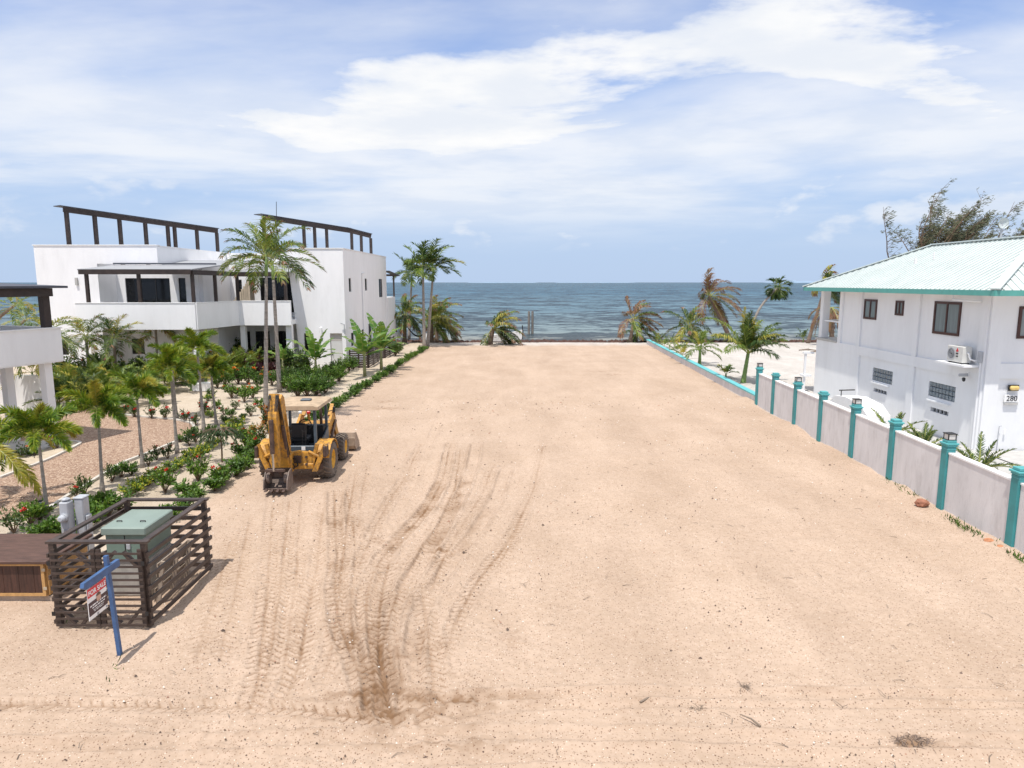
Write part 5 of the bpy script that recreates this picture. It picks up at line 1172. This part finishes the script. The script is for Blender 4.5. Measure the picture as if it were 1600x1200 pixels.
# ---- shrubs: a stem, foliage of single leaves, flower heads
def leafquad(mb, p, d, l, w, rg):
    d = d.normalized(); s = d.cross(Vector((rg.uniform(-1, 1), rg.uniform(-1, 1), 1.5))); 
    if s.length < .05: s = d.cross(Vector((1, 0, 0)))
    s.normalize(); u = s.cross(d)*.12*l; m = p+d*l*.5
    mb.add([p, m+s*w*.5-u, p+d*l, m-s*w*.5-u, m+u*.0], [(0, 1, 4), (1, 2, 4), (2, 3, 4), (3, 0, 4)])
SHRUBS = {}
def shrub_proto(key, r, h, nb, nl, ll, lw, leaf, flower=None, nfl=0, seed=0, upright=.6, topmat=None):
    rg = random.Random(seed); st, lf, fl = MB(), MB(), []
    for b in range(nb):
        a = b*2.4+rg.uniform(-.5, .5); rr = r*math.sqrt(rg.uniform(.08, 1)); e = Vector((rr*math.cos(a), rr*math.sin(a), h*rg.uniform(.55, 1.05)*(1-.35*(rr/r)**2)))
        mid = Vector((e.x*.45, e.y*.45, e.z*.5)); st.tube([(0, 0, -.04), mid, e], [.018, .012, .006], 4, cap=False)
        for k in range(nl):
            f = rg.uniform(.28, 1.04); p = mid.lerp(e, (f-.3)/.7) if f > .3 else mid
            p = p+Vector((rg.gauss(0, 1), rg.gauss(0, 1), rg.gauss(0, .7)))*r*.10
            d = Vector((rg.gauss(0, 1), rg.gauss(0, 1), rg.gauss(upright, .6))) + Vector((math.cos(a), math.sin(a), 0))*.5
            lf.mi = 1 if (topmat and f > .8 and rg.random() < .7) else 0
            leafquad(lf, p, d, ll*rg.uniform(.7, 1.25), lw*rg.uniform(.7, 1.2), rg)
        if flower and len(fl) < nfl and e.z > h*.55: fl.append(e+Vector((0, 0, .03)))
    sm = st.build('stem', STEM, None, fix=False); lm = lf.build('foliage', [leaf, topmat or leaf], None, fix=False)
    fm = None
    if flower:
        q = MB()
        for k in range(26):
            d = Vector((rg.gauss(0, 1), rg.gauss(0, 1), abs(rg.gauss(0, .8)))).normalized(); leafquad(q, d*.015, d, rg.uniform(.06, .10), .06, rg)
        fo = q.build('flower_head', flower, None, fix=False); fm = fo.data; bpy.data.objects.remove(fo)
    SHRUBS[key] = (sm.data, lm.data, fm, fl, r); bpy.data.objects.remove(sm); bpy.data.objects.remove(lm)
for v in range(3):
    shrub_proto(f'ixora{v}', .34, .62, 10, 22, .12, .055, LSHD, FRED, (0, 1, 2)[v], 10+v)
    shrub_proto(f'green{v}', .36, .55, 12, 26, .14, .07, LSH, None, 0, 20+v)
    shrub_proto(f'lime{v}', .40, .48, 14, 26, .11, .055, LSH, None, 0, 30+v, topmat=LYG)
    shrub_proto(f'hedge{v}', .50, .62, 15, 26, .17, .085, LSH, None, 0, 40+v, upright=.35)
    shrub_proto(f'hib{v}', .42, .95, 13, 28, .15, .075, LSH, FRED, (1, 2, 1)[v], 50+v)
    shrub_proto(f'orange{v}', .42, .95, 12, 26, .15, .07, LSH, FORA, (1, 3, 2)[v], 60+v)
    shrub_proto(f'croton{v}', .30, .85, 10, 22, .17, .06, LSHD, None, 0, 70+v, topmat=LCR)
    shrub_proto(f'purple{v}', .36, 1.05, 10, 18, .38, .07, LPU, None, 0, 80+v, upright=1.3)
    shrub_proto(f'tall{v}', .62, 1.5, 18, 34, .22, .09, LSHD, FORA, (0, 1, 0)[v], 90+v)
    shrub_proto(f'mid{v}', .55, 1.0, 18, 32, .17, .07, LSH, None, 0, 100+v)
KIND = {'ixora': ('ixora_shrub', 'small dark green ixora shrub with red flower heads', 'ixora shrubs in the villa garden'), 'green': ('leafy_shrub', 'small plain green leafy shrub', 'plain green shrubs in the villa garden'),
        'lime': ('lime_shrub', 'low bright lime-yellow shrub in garden sand', 'lime-yellow shrubs in the villa garden'), 'hedge': ('hedge_plant', 'broad-leaved green hedge plant in the row edging the bare lot', 'hedge plants edging the lot'),
        'hib': ('flowering_shrub', 'leafy green shrub with bright red blooms', 'red-blooming shrubs at the lot edge'), 'orange': ('flowering_shrub', 'upright green shrub topped with orange blooms before the villa', 'orange-blooming shrubs before the villa'),
        'croton': ('croton', 'croton with copper-orange top leaves near the backhoe', 'crotons near the backhoe'), 'purple': ('purple_cordyline', 'dark purple spiky-leaved cordyline before the villa', 'purple cordylines before the villa'),
        'tall': ('tall_shrub', 'tall dense dark green shrub against the villa wall', 'tall shrubs against the villa'), 'mid': ('dense_shrub', 'knee-high dense green shrub in the planting before the villa wing', 'dense shrubs before the villa wing')}
RG = random.Random(77)
def shrub(kind, pos, s=1., label=None):
    nm, lab, grp = KIND[kind]; label = label or lab + ', ' + where(kind, pos); sm, lm, fm, fl, r = SHRUBS[f'{kind}{RG.randrange(3)}']
    o = thing(nm, label, 'shrub', pos, grp); o.rotation_euler = (0, 0, RG.uniform(0, 6.28)); k = s*RG.uniform(.78, 1.05)*(.86 if kind in ('ixora', 'green', 'lime', 'hib') else (.95 if kind == 'hedge' else 1.2)); o.scale = (k, k, k*RG.uniform(.9, 1.15))
    instance('stem', sm, o, (0, 0, 0)); f = instance('foliage', lm, o, (0, 0, 0)); f['kind'] = 'stuff'
    for p in fl: instance('flower_head', fm, o, p, (RG.uniform(-.4, .4), RG.uniform(-.4, .4), 0), RG.uniform(.8, 1.2))
    return o
def where(kind, p):
    if kind == 'hedge':
        for y, t in ((19.2, 'beside the enclosure'), (24.6, 'beside the backhoe'), (33, 'past the backhoe'), (48.5, 'level with the villa shrubs'), (61, 'along the slatted screens')):
            if p.y < y: return t
        return 'at the beach end'
    if p.x < -14.6 and p.y < 29: return 'beside the garage'
    if p.x < -14.6 and p.y > 40: return 'by the left block'
    if p.x < -14.6: return 'beyond the gravel drive'
    for y, t in ((19, 'by the meter pedestals'), (22.5, 'level with the backhoe'), (26.5, 'around the weeping tree'), (31, 'near the tall palm'), (36.5, 'amid the open garden sand'), (41, 'halfway to the villa'), (45, 'before the wing door')):
        if p.y < y: return t
    return 'close to the villa wall'
def many(kind, pts, s=1., label=None):
    for p in pts: shrub(kind, G(*p[:2]), s*(p[2] if len(p) > 2 else 1.), label)
many('ixora', [(245,718),(262,716),(296,696),(306,691),(232,727),(120,778),(132,772),(175,752),(88,702),(36,716),(22,832),(350,648),(392,650),(368,640),(352,612),(330,622),(318,640),(345,590)])
many('ixora', [(210,652),(237,654),(258,655),(290,659),(306,664),(322,648),(195,646)], 1.1, 'dark green ixora shrub with red flower heads inside the curved kerb bed')
many('green', [(205,742,1.1),(190,745),(55,713,.9),(48,818,1.1),(62,812),(282,690,.8),(300,683),(330,676,.8),(388,615),(372,618),(362,652),(352,662,.9),(404,634),(402,612),(410,640,.8),(425,628),(340,637),(380,655,.8)])
many('green', [(100,842,1.3),(130,830,1.3),(75,845,1.2),(150,815,1.4),(170,805,1.3),(190,800,1.3),(60,835),(140,795,1.2),(165,790,1.1)], 1., 'fresh green leafy plant crowding behind the slatted enclosure')
many('lime', [(217,766,1.2),(232,758),(205,775,1.2),(270,738,1.1),(283,730),(300,722,1.1),(314,714,1.2),(325,704,1.1),(335,697,1.),(364,678,1.2),(372,668,1.1),(378,682,.9),(330,652),(245,748),(325,626,1.1),(395,672,.7)])
many('hib', [(310,752,1.),(385,704,1.15),(398,712),(345,760,.9),(258,770,1.1),(376,720,1.1)])
many('orange', [(352,604,1.1),(372,600,1.2),(388,600,1.1),(402,606,1.1),(362,622),(382,628,.9),(410,598),(395,622,.9),(340,606,.9),(425,602),(440,598)])
many('croton', [(404,698,1.1),(430,690,1.1),(392,690,.9),(420,676)])
many('purple', [(358,584,1.1),(372,587,1.),(386,583,1.1),(412,584,1.05),(422,588,.9),(440,580),(345,588,.9),(400,590,.8)])
many('tall', [(330,580,1.1),(348,574,1.2),(365,572,1.1),(382,570,1.1),(400,574),(428,576),(446,582),(462,584,1.1),(474,588),(318,590,1.1),(300,596,1.2),(90,606,1.0),(105,602,1.1),(122,600,1.1),(138,602,1.),(160,602,1.1),(200,600,1.1),(220,596,1.),(270,600,1.),(285,602,1.)])
many('mid', [(455,598),(468,600),(480,596),(492,594),(505,592),(516,588),(526,586),(536,583),(545,580),(462,608),(476,610),(490,608),(504,604),(518,600),(530,596),(452,612),(466,620),(480,620),(494,617),(508,614),(442,606),(552,577,.8)])
# the hedge row down the lot's edge
t = 0.
while t < 1:
    a, b, c = Vector((-9.05, 17.6, 0)), Vector((-8.75, 34.5, 0)), Vector((-8.15, 63.5, 0))
    y = 17.4+t*46.5; x = (-9.0 if y < 24 else -8.85 + max(0, y-34)*.026)+RG.uniform(-.12, .12)
    if not (19.2 < y < 23.6 and False):
        shrub('hedge', Vector((x, y, 0)), RG.uniform(.62, .98)*(1. if y < 50 else .95))
        if y < 30 and RG.random() < .18: shrub('hedge', Vector((x-RG.uniform(.4, .8), y+.3, 0)), RG.uniform(.6, .9))
    t += (.80 if y < 30 else .86)/46.5
many('tall', [(618,556,.8),(622,552,.7)], 1., 'bright green bush at the end of the slatted screens')

# weeping small tree beside the lime shrubs
def weeping():
    b = G(347, 722); r = thing('weeping_tree', 'small weeping tree with mushroom-shaped grey-green crown and thin stem', 'tree', b); rg = random.Random(4)
    q = MB(); q.tube([b-Z*.1, b+Vector((.02, 0, .5)), b+Vector((0, .02, .95))], [.035, .028, .025], 6); q.build('trunk', STEM, r)
    q = MB(); n = MB()
    for k in range(40):
        a = rg.uniform(0, 6.28); d = Vector((math.cos(a), math.sin(a), 0)); L = rg.uniform(.3, .62); p0 = b+Z*.92
        P = [p0, p0+d*L*.5+Z*.28, p0+d*L+Z*.16, p0+d*(L+.10)-Z*.22*rg.random()]; n.tube(P, [.012, .008, .005, .003], 3, cap=False)
        for j in range(34):
            f = rg.uniform(.2, 3); i = min(int(f), 2); p = P[i].lerp(P[i+1], f-i); leafquad(q, p, d*.6+Vector((rg.gauss(0, .4), rg.gauss(0, .4), -1.0 if f > 1 else -.2)), .16, .022, rg)
    n.build('branches', STEM, r, fix=False); q.build('crown', leafmat('weeping_leaf', [(.035, .075, .03), (.06, .11, .04), (.10, .15, .06)]), r, fix=False, kind='stuff')
weeping()

# banana plants
def banana(b, h, nl, L, label, seed):
    rg = random.Random(seed); r = thing('banana_plant', label, 'banana plant', b, 'banana plants by the villa')
    q = MB(); q.tube([b-Z*.1, b+Z*h*.5, b+Z*h], [.12, .10, .06], 8); q.build('stem', mat('banana_stem', (.25, .26, .12), .7, .3, 4), r, smooth=True)
    for i in range(nl):
        az = i*2.4+rg.uniform(-.3, .3); e = R(78-55*i/nl); d = Vector((math.cos(az)*math.cos(e), math.sin(az)*math.cos(e), math.sin(e))); p = b+Z*h*rg.uniform(.9, 1.); K = 9; l = L*rg.uniform(.8, 1.1); P = [p]; D = [d]
        for k in range(K): d = (d-Z*(1.2*(k+1)/K)/K*1.6+Vector((.10, 0, 0))/K).normalized(); p = p+d*l/K; P.append(p); D.append(d)
        m = MB(); m.mi = 1; m.tube(P, [.03*(1-.8*k/K) for k in range(K+1)], 4, cap=False); m.mi = 0
        for s in (-1, 1):
            for k in range(1, K):
                f0, f1 = k/K, (k+1)/K; w0, w1 = [.30*L*.55*math.sin(math.pi*min(1, (.12+.86*f)))**.6*rg.uniform(.85, 1.05) for f in (f0, f1)]
                s0, s1 = D[k].cross(Z).normalized()*s, D[k+1].cross(Z).normalized()*s
                dr = rg.uniform(-.15, .35); v = [P[k], P[k+1]-D[k]*.012, P[k+1]+s1*w1*.9-Z*w1*dr+D[k]*.10-D[k]*.03, P[k]+s0*w0*.9-Z*w0*dr+D[k]*.10]
                m.add(v, [(0, 1, 2, 3)])
        m.build('leaf', [LBA, RACH], r, fix=False)
banana(G(494, 590), 1.2, 9, 2.2, 'upright banana plant before the window of the villa wing', 1)
banana(G(570, 588), 1.5, 9, 2.5, 'spreading banana plant at the corner of the villa wing', 2)
banana(G(596, 578), 1.5, 9, 2.6, 'banana plant between the dark slatted screens', 3)
banana(G(443, 585), 1.0, 6, 1.6, 'small banana plant half hidden behind the villa shrubs', 4)
# areca clumps
for i, (p, s) in enumerate((((322,600),1.9),((340,592),2.1),((358,590),1.8),((300,610),1.8),((375,588),1.7),((112,616),1.7),((128,625),1.8),((150,612),1.9),((186,612),1.8),((205,622),1.6),((95,612),1.6),((106,634),1.5),((140,640),1.4),((166,630),1.5),((182,640),1.3),((92,640),1.4),((226,614),1.6),((246,604),1.7),((266,612),1.5),((236,630),1.2),((160,598),1.8),((384,580),1.8),((396,584),1.6))):
    bb = G(*p); palm('areca_palm', 'bushy areca palm clump with arching fronds before the villa' if i < 5 or i > 20 else ('bushy areca palm clump under the balcony beyond the gravel drive' if p[0] > 190 else ('bushy areca palm clump behind the garage, beyond the drive' if p[0] < 115 else 'bushy areca palm clump below the left block, beyond the drive')), 'areca clumps before the villa', bb, bb+Z*.35, .10, .08, 14, s, LG if i % 3 else LGD, SHAFT, seed=150+i, n=26, ll=.42, w=.045, grav=1.2, droop=.45, el=(86, 28), mixl=[(.2, LGY)])

# wind-bent casuarina behind the aqua roof
def casuarina(label, b, top, nl, seed, spread):
    rg = random.Random(seed); r = thing('casuarina_tree', label, 'tree', b, None); W = Vector((1, .1, 0))
    tr, fo = MB(), MB(); tr.tube([b-Z*.3, b+Z*3, b+Vector((.3, 0, 5.5)), b+Vector((.5, 0, 8.8))], [.28, .22, .16, .08], 8)
    for i in range(nl):
        a = rg.uniform(-1, 1); p = b+Vector((rg.uniform(-1.2, 1.6), rg.uniform(-.8, .8), rg.uniform(4.5, 8.6))); d = Vector((a*spread+.1, rg.uniform(-.5, .5), 1.)).normalized(); L = (top-p.z)*rg.uniform(.45, 1.15); P = [p]; K = 9
        for k in range(K): d = (d+W*.11+Vector((rg.gauss(0, .09), rg.gauss(0, .09), 0))).normalized(); p = p+d*L/K; P.append(p)
        tr.tube(P, [.075*(1-.9*k/K) for k in range(K+1)], 5, cap=False)
        for k in range(2, K+1):
            for j in range(6):
                dd = (W*rg.uniform(.3, 1.0)+Vector((rg.gauss(0, .35), rg.gauss(0, .5), rg.gauss(.45, .35)))).normalized(); l = rg.uniform(.5, 1.3)*(1-.3*k/K); q0 = P[k-1].lerp(P[k], rg.random()); q1 = q0+dd*l
                tr.tube([q0, q1], [.014, .005], 3, cap=False)
                for t in range(rg.randrange(5, 13)):
                    s = q0.lerp(q1, rg.uniform(.35, 1.05))+Vector((rg.gauss(0, .05), rg.gauss(0, .06), rg.gauss(0, .05))); e = (W*.9+Vector((rg.gauss(0, .25), rg.gauss(0, .25), rg.gauss(.1, .35)))).normalized()
                    leafquad(fo, s, e, rg.uniform(.16, .32), rg.uniform(.035, .07), rg)
    tr.build('trunk', STEM, r, fix=False); fo.build('crown', LCA, r, fix=False, kind='stuff')
casuarina('wind-bent casuarina tree with wispy brown-green crown behind the aqua roof', Vector((28.6, 47, -.1)), 12.2, 46, 3, 1.1)
casuarina('thinner wind-bent casuarina behind the aqua roof by the satellite dish', Vector((33.6, 48, -.1)), 11.2, 20, 5, .8)
casuarina('third casuarina behind the aqua roof, beyond the satellite dish', Vector((37.2, 47, -.1)), 11.0, 16, 6, .8)
# ------------------------------------------------------------------ garden and beach details
def slat_screen(b0, b1, h, label, n):
    b0, b1 = Vector(b0), Vector(b1); r = thing('slatted_screen', label, 'screen', (b0+b1)/2, 'slatted screens along the villa wall')
    for k in range(3):
        p = b0.lerp(b1, k/2); q = MB(); q.box(p.x-.05, p.x+.05, p.y-.05, p.y+.05, 0, h); q.build('post', SLAT, r)
    for k in range(n):
        z = .1+k*(h-.16)/(n-1); q = MB(); s = Vector((.068, 0, 0)) if abs(b1.y-b0.y) > abs(b1.x-b0.x) else Vector((0, -.068, 0)); q.beam(b0+s+Z*z, b1+s+Z*z, .03, .09); q.build('slat', SLAT, r)
slat_screen((-11.85, 49.6, 0), (-10.55, 49.6, 0), 1.45, 'front of the dark slatted equipment screen at the villa corner', 9)
slat_screen((-10.5, 49.7, 0), (-10.5, 53.2, 0), 1.45, 'side of the dark slatted equipment screen at the villa corner', 9)
slat_screen((-10.5, 56.2, 0), (-10.5, 60.5, 0), 1.5, 'second dark slatted screen past the banana plant', 9)
slat_screen((-11.8, 56.1, 0), (-10.55, 56.1, 0), 1.5, 'short end of the second dark slatted screen', 9)

def path_light(b, label):
    r = thing('path_light', label, 'lamp', b, 'black path lights in the garden'); q = MB(); q.tube([b-Z*.05, b+Z*.42], .012, 6); q.build('stake', BLK, r)
    q = MB(); q.tube([b+Z*.42, b+Z*.5], .035, 8); q.build('lens', LAMPG, r); q = MB(); q.tube([b+Z*.5, b+Z*.525, b+Z*.54], [.06, .055, .02], 8); q.build('cap', BLK, r)
for p, l in (((66, 812), 'black path light on the kerb near the first foxtail palm'), ((54, 718), 'black path light among shrubs beside the garage'), ((297, 668), 'black path light inside the curved kerb'), ((310, 676), 'black path light at the tip of the kerb')): path_light(G(*p), l)
q = MB(); b = G(312, 612); q.cbox(b.x-.45, b.x+.45, b.y, b.y+.5, 0, .5, .04); tag(q.build('white_planter', WHITE), 'white plastered planter beside the areca palms', 'planter')

# satellite dish behind the ridge
r = thing('satellite_dish', 'round grey satellite dish on a pole behind the aqua roof', 'satellite dish', (25.2, 31.5, 0)); c = AY(1566, 349, 31.5); r.location = (c.x, 31.5, 0)
q = MB(); q.tube([(c.x, 31.5, 0), (c.x, 31.5, c.z)], .04, 6); q.build('pole', GREYM, r)
q = MB(); n = 20; v = []; 
for rr, dy in ((.001, .09), (.12, .07), (.22, .02), (.24, 0)): v += [(c.x+rr*math.cos(6.2832*j/n), 31.4+dy, c.z+rr*math.sin(6.2832*j/n)) for j in range(n)]
q.add(v, [(i*n+j, i*n+(j+1) % n, (i+1)*n+(j+1) % n, (i+1)*n+j) for i in range(3) for j in range(n)]); q.build('dish', mat('dish_grey', (.50, .55, .55), .5, .05, 3), r)
q = MB(); q.tube([(c.x, 31.4, c.z-.22), (c.x, 31.05, c.z-.02)], .012, 5); q.build('feed_arm', GREYM, r)

# white covered jet ski behind the wall
def jetski():
    b = Vector((15.1, 29.2, 0)); r = thing('covered_cart', 'low white moulded cart partly hidden behind the boundary wall', 'cart', b)
    q = MB(); q.prism([(27.6, .25), (30.9, .25), (31.0, .8), (30.6, 1.12), (29.6, 1.22), (28.3, 1.1), (27.65, .75)], 'x', 14.65, 15.6); q.build('body', WHP, r)
    q = MB(); q.cbox(14.63, 14.648, 28.3, 28.8, .75, 1.05, .004); q.build('hatch', GREYM, r)
    q = MB(); q.tube([(14.75, 30.2, 1.1), (14.8, 30.3, 1.4)], .02, 5); q.tube([(14.7, 30.3, 1.4), (15.4, 30.3, 1.42)], .03, 6); q.build('handlebar', BLK, r)
    for y in (28.2, 30.4):
        for x in (14.8, 15.45):
            q = MB(); q.tube([(x-.07, y, .2), (x+.07, y, .2)], .2, 14); q.build('wheel', BLK, r)
jetski()
# beached skiff behind the short coconut palm
def skiff():
    b = Vector((-.9, 73.4, -.12)); r = thing('skiff', 'white wooden skiff with dark bow drawn up on the beach behind the short palm', 'boat', b)
    q = MB(); st = [(-1.9, .62, .0, .75), (-1.0, .72, -.02, .78), (0, .74, -.02, .86), (1.0, .58, .04, 1.02), (1.7, .25, .14, 1.2), (2.0, .03, .3, 1.3)]; v = []
    for x, w, k, s in st: v += [(b.x+x, b.y-w, b.z+s), (b.x+x, b.y-w*.72, b.z+k+.1), (b.x+x, b.y, b.z+k), (b.x+x, b.y+w*.72, b.z+k+.1), (b.x+x, b.y+w, b.z+s)]
    q.add(v, [(5*i+j, 5*i+j+1, 5*i+6+j, 5*i+5+j) for i in range(5) for j in range(4)] + [(0, 1, 2, 3, 4)]); q.build('hull', WHP, r)
    q = MB(); q.tube([(b.x+2.02, b.y, b.z+.28), (b.x+2.08, b.y, b.z+1.0), (b.x+2.0, b.y, b.z+1.75)], .06, 6); q.build('stem_post', BLK, r)
    for x in (-1, .2): q = MB(); q.box(b.x+x, b.x+x+.25, b.y-.66, b.y+.66, b.z+.5, b.z+.54); q.build('thwart', DRIFT, r)
skiff()
for i, (x, s) in enumerate(((2.15, 1), (2.62, .96))):
    q = MB(); p = Vector((x, 87+.6*i, -1.2)); q.tube([p, p+Z*2.1, p+Z*3.75], [.17, .16, .15], 10); tag(q.build('dock_piling', mat('wet_piling_wood', (.20, .18, .16), .8, .3, 2, .4, 10)), 'weathered wooden dock piling standing in the sea', 'piling', 'dock pilings in the sea')
# hammock, chairs and float under the coconut palms
def hammock():
    a, b = Vector((-11.1, 71, 1.9)), Vector((-8.4, 71, 1.9)); r = thing('hammock', 'dark rope hammock slung between coconut palm trunks', 'hammock', (-9.7, 71, .3)); q = MB(); n = 14
    P = [a.lerp(b, k/n)-Z*1.35*math.sin(math.pi*k/n)**1.0 for k in range(n+1)]
    v = []
    for k, p in enumerate(P): w = .06+.34*math.sin(math.pi*k/n)**.7; v += [p+Vector((0, -w, w*.35)), p, p+Vector((0, w, w*.35))]
    q.add(v, [(3*k+j, 3*k+3+j, 3*k+4+j, 3*k+1+j) for k in range(n) for j in (0, 1)]); q.build('sling', mat('dark_rope', (.03, .035, .05), .9, .3, 20), r)
hammock()
def chair(b, label):
    r = thing('beach_chair', label, 'chair', b, 'white beach chairs'); q = MB(); q.box(b.x-.3, b.x+.3, b.y-.3, b.y+.3, b.z+.32, b.z+.38); q.build('seat', WHP, r)
    q = MB(); q.beam(b+Vector((0, .28, .35)), b+Vector((0, .5, 1.0)), .6, .05, up=(0, 1, 0)); q.build('backrest', WHP, r)
    for sx in (-1, 1):
        for sy in (-1, 1): q = MB(); q.box(b.x+sx*.27-.03, b.x+sx*.27+.03, b.y+sy*.27-.03, b.y+sy*.27+.03, b.z, b.z+.32); q.build('leg', WHP, r)
chair(Vector((-8.85, 70.0, 0)), 'white beach chair under the hammock'); chair(Vector((-12.0, 72.2, -.1)), 'white beach chair beside the villa terrace')
q = MB(); b = G(676, 533); bm = bmesh.new(); bmesh.ops.create_uvsphere(bm, u_segments=14, v_segments=9, radius=.26)
for v in bm.verts: v.co += Vector((b.x, b.y-.6, .27))
q.add([v.co for v in bm.verts], [[v.index for v in f.verts] for f in bm.faces]); q.tube([(b.x, b.y-.6, .5), (b.x, b.y-.6, .6)], .05, 6); bm.free(); tag(q.build('mooring_float', mat('yellow_float', (.80, .42, .03), .4, .08, 4), smooth=True), 'round yellow mooring float at the foot of a coconut palm', 'float')
q = MB(); q.beam((-13.2+.6, 72.4, -.1), (-12.75, 72.2, 2.05), .34, .07, up=(0, 1, 0)); tag(q.build('surfboard', mat('tan_board', (.55, .40, .28), .4, .1, 2)), 'tan board standing upright beside the villa terrace', 'board')
# driftwood on the white sand
for i, (p, L) in enumerate((((1262, 548), 1.6), ((1275, 551), 1.0))):
    b = G(*p); q = MB(); q.tube([b+Vector((-L/2, 0, .06)), b+Vector((0, .1, .12)), b+Vector((L/2, -.1, .05))], [.05, .07, .03], 6); q.tube([b+Vector((0, .1, .1)), b+Vector((.3, .5, .22))], [.04, .015], 5)
    tag(q.build('driftwood', DRIFT), ['longer forked piece of driftwood on the white sand', 'shorter forked piece of driftwood on the white sand'][i], 'driftwood')
# stones by the boundary wall
def stone(b, r_, m, label, seed):
    rg = random.Random(seed); bm = bmesh.new(); bmesh.ops.create_icosphere(bm, subdivisions=2, radius=r_)
    for v in bm.verts: v.co = Vector((v.co.x*1.3, v.co.y, v.co.z*.75))*rg.uniform(.82, 1.15)+Vector((b.x, b.y, b.z+r_*.4))
    q = MB(); q.add([v.co for v in bm.verts], [[v.index for v in f.verts] for f in bm.faces]); bm.free(); tag(q.build('stone', m), label, 'stone')
stone(Vector((11.42, 18.35, .05)), .15, mat('red_brick_rubble', (.30, .13, .08), .9, .3, 8, .5, 20), 'brown stone lump at the foot of a turquoise pillar', 1)
stone(Vector((11.40, 15.6, .03)), .10, mat('orange_rubble', (.50, .22, .11), .9, .3, 8, .5, 20), 'orange rubble lump at the foot of the turquoise pillar', 2)
stone(Vector((11.44, 15.25, .03)), .08, MATS['orange_rubble'], 'small orange rubble chip beside the larger lump', 3)
# grass tufts at the foot of the wall
def tufts():
    rg = random.Random(12); q = MB()
    for c in [(Vector((11.45, 16.6, .03)), 60), (Vector((11.42, 16.1, .03)), 40), (Vector((11.5, 17.1, .03)), 30), (Vector((11.7, 19.4, .05)), 22), (Vector((11.75, 20.2, .05)), 16), (Vector((11.4, 14.6, .03)), 50), (Vector((-6.4, 10.0, 0)), 8), (Vector((-8.2, 12.3, 0)), 14)]:
        for k in range(c[1]):
            p = c[0]+Vector((rg.gauss(0, .07), rg.gauss(0, .28), 0)); d = Vector((rg.gauss(0, .6), rg.gauss(0, .6), 1)); leafquad(q, p, d, rg.uniform(.06, .20), .018, rg)
    q.build('grass_tufts', LSH, kind='stuff', label='thin green grass tufts at the foot of the wall', fix=False)
tufts()
# pebbles, shell chips and twigs lying on the lot
def litter():
    rg = random.Random(21); A = MB(); Bm = MB(); D = MB()
    for i in range(4200):
        y = 7.2+30*rg.random()**1.8; x = rg.uniform(-8.2, FX(y)-.3) if y > 12 else rg.uniform(-10, 12.5); s = rg.uniform(.004, .011)*(1+y/26)*(2.2 if rg.random() < .04 else 1); a = rg.uniform(0, 6.28)
        m = (A, Bm, D)[0 if rg.random() < .6 else (1 if rg.random() < .6 else 2)]; zz = -.01
        P = [(x+s*1.4*math.cos(a+k*1.257)*rg.uniform(.7, 1.2), y+s*math.sin(a+k*1.257)*rg.uniform(.7, 1.2), zz) for k in range(5)]; m.add(P+[(x, y, zz+.012+s*.7)], [(k, (k+1) % 5, 5) for k in range(5)])
    A.build('dark_pebbles', mat('brown_pebble', (.11, .075, .058), .9, .4, 9), kind='stuff', fix=False); Bm.build('shell_chips', mat('pale_shell', (.72, .68, .62), .7, .1, 9), kind='stuff', fix=False); D.build('red_pebbles', mat('reddish_pebble', (.34, .19, .13), .9, .3, 9), kind='stuff', fix=False)
    T = MB()
    for i in range(170):
        y = 7.4+16*rg.random()**1.4; x = rg.uniform(-9, 10.5); a = rg.uniform(0, 3.14); L = rg.uniform(.05, .22); p = Vector((x, y, .025)); d = Vector((math.cos(a), math.sin(a), 0)); e = Vector((-d.y, d.x, 0))
        T.tube([p, p+d*L*.5+e*rg.uniform(-.03, .03)+Z*.015, p+d*L], [.006, .005, .002], 4, cap=False)
    T.build('twigs', DRIFT, kind='stuff', fix=False)
litter()

def weed_clump(px, r_, n, label, seed):
    rg = random.Random(seed); b = G(*px); q = MB()
    for k in range(n):
        a = rg.uniform(0, 6.28); rr = r_*math.sqrt(rg.random()); p = b+Vector((rr*1.7*math.cos(a), rr*math.sin(a), .01)); d = Vector((rg.gauss(0, 1), rg.gauss(0, 1), abs(rg.gauss(0, .25)))).normalized(); L = rg.uniform(.05, .16)
        q.tube([p, p+d*L*.5+Z*.02, p+d*L], [.006, .005, .002], 3, cap=False)
    o = q.build('dried_weed', DRIFT if seed % 2 else mat('dark_dry_weed', (.19, .14, .11), .95, .3, 8), None, fix=False, kind='stuff'); o['label'] = label
weed_clump((1425, 1160), .15, 60, 'dark clump of dried weed lying on the near sand', 2); weed_clump((1165, 1075), .06, 16, 'small dried weed wisp on the sand', 3); weed_clump((1090, 1108), .05, 12, 'small dried weed wisp on the sand', 5)
for p, L, a, lb in (((1188, 1138), .34, 2.2, 'brown broken stick lying on the near sand'), ((1000, 1100), .24, .6, 'short brown stick on the sandy road'), ((165, 985), .12, 1.3, 'small twig beside the sale sign')):
    b = G(*p); d = Vector((math.cos(a), math.sin(a), 0)); q = MB(); q.tube([b+Z*.03, b+d*L*.5+Z*.045+Vector((.02, .01, 0)), b+d*L+Z*.03], [.016, .013, .006], 6); tag(q.build('stick', DRIFT), lb, 'stick')
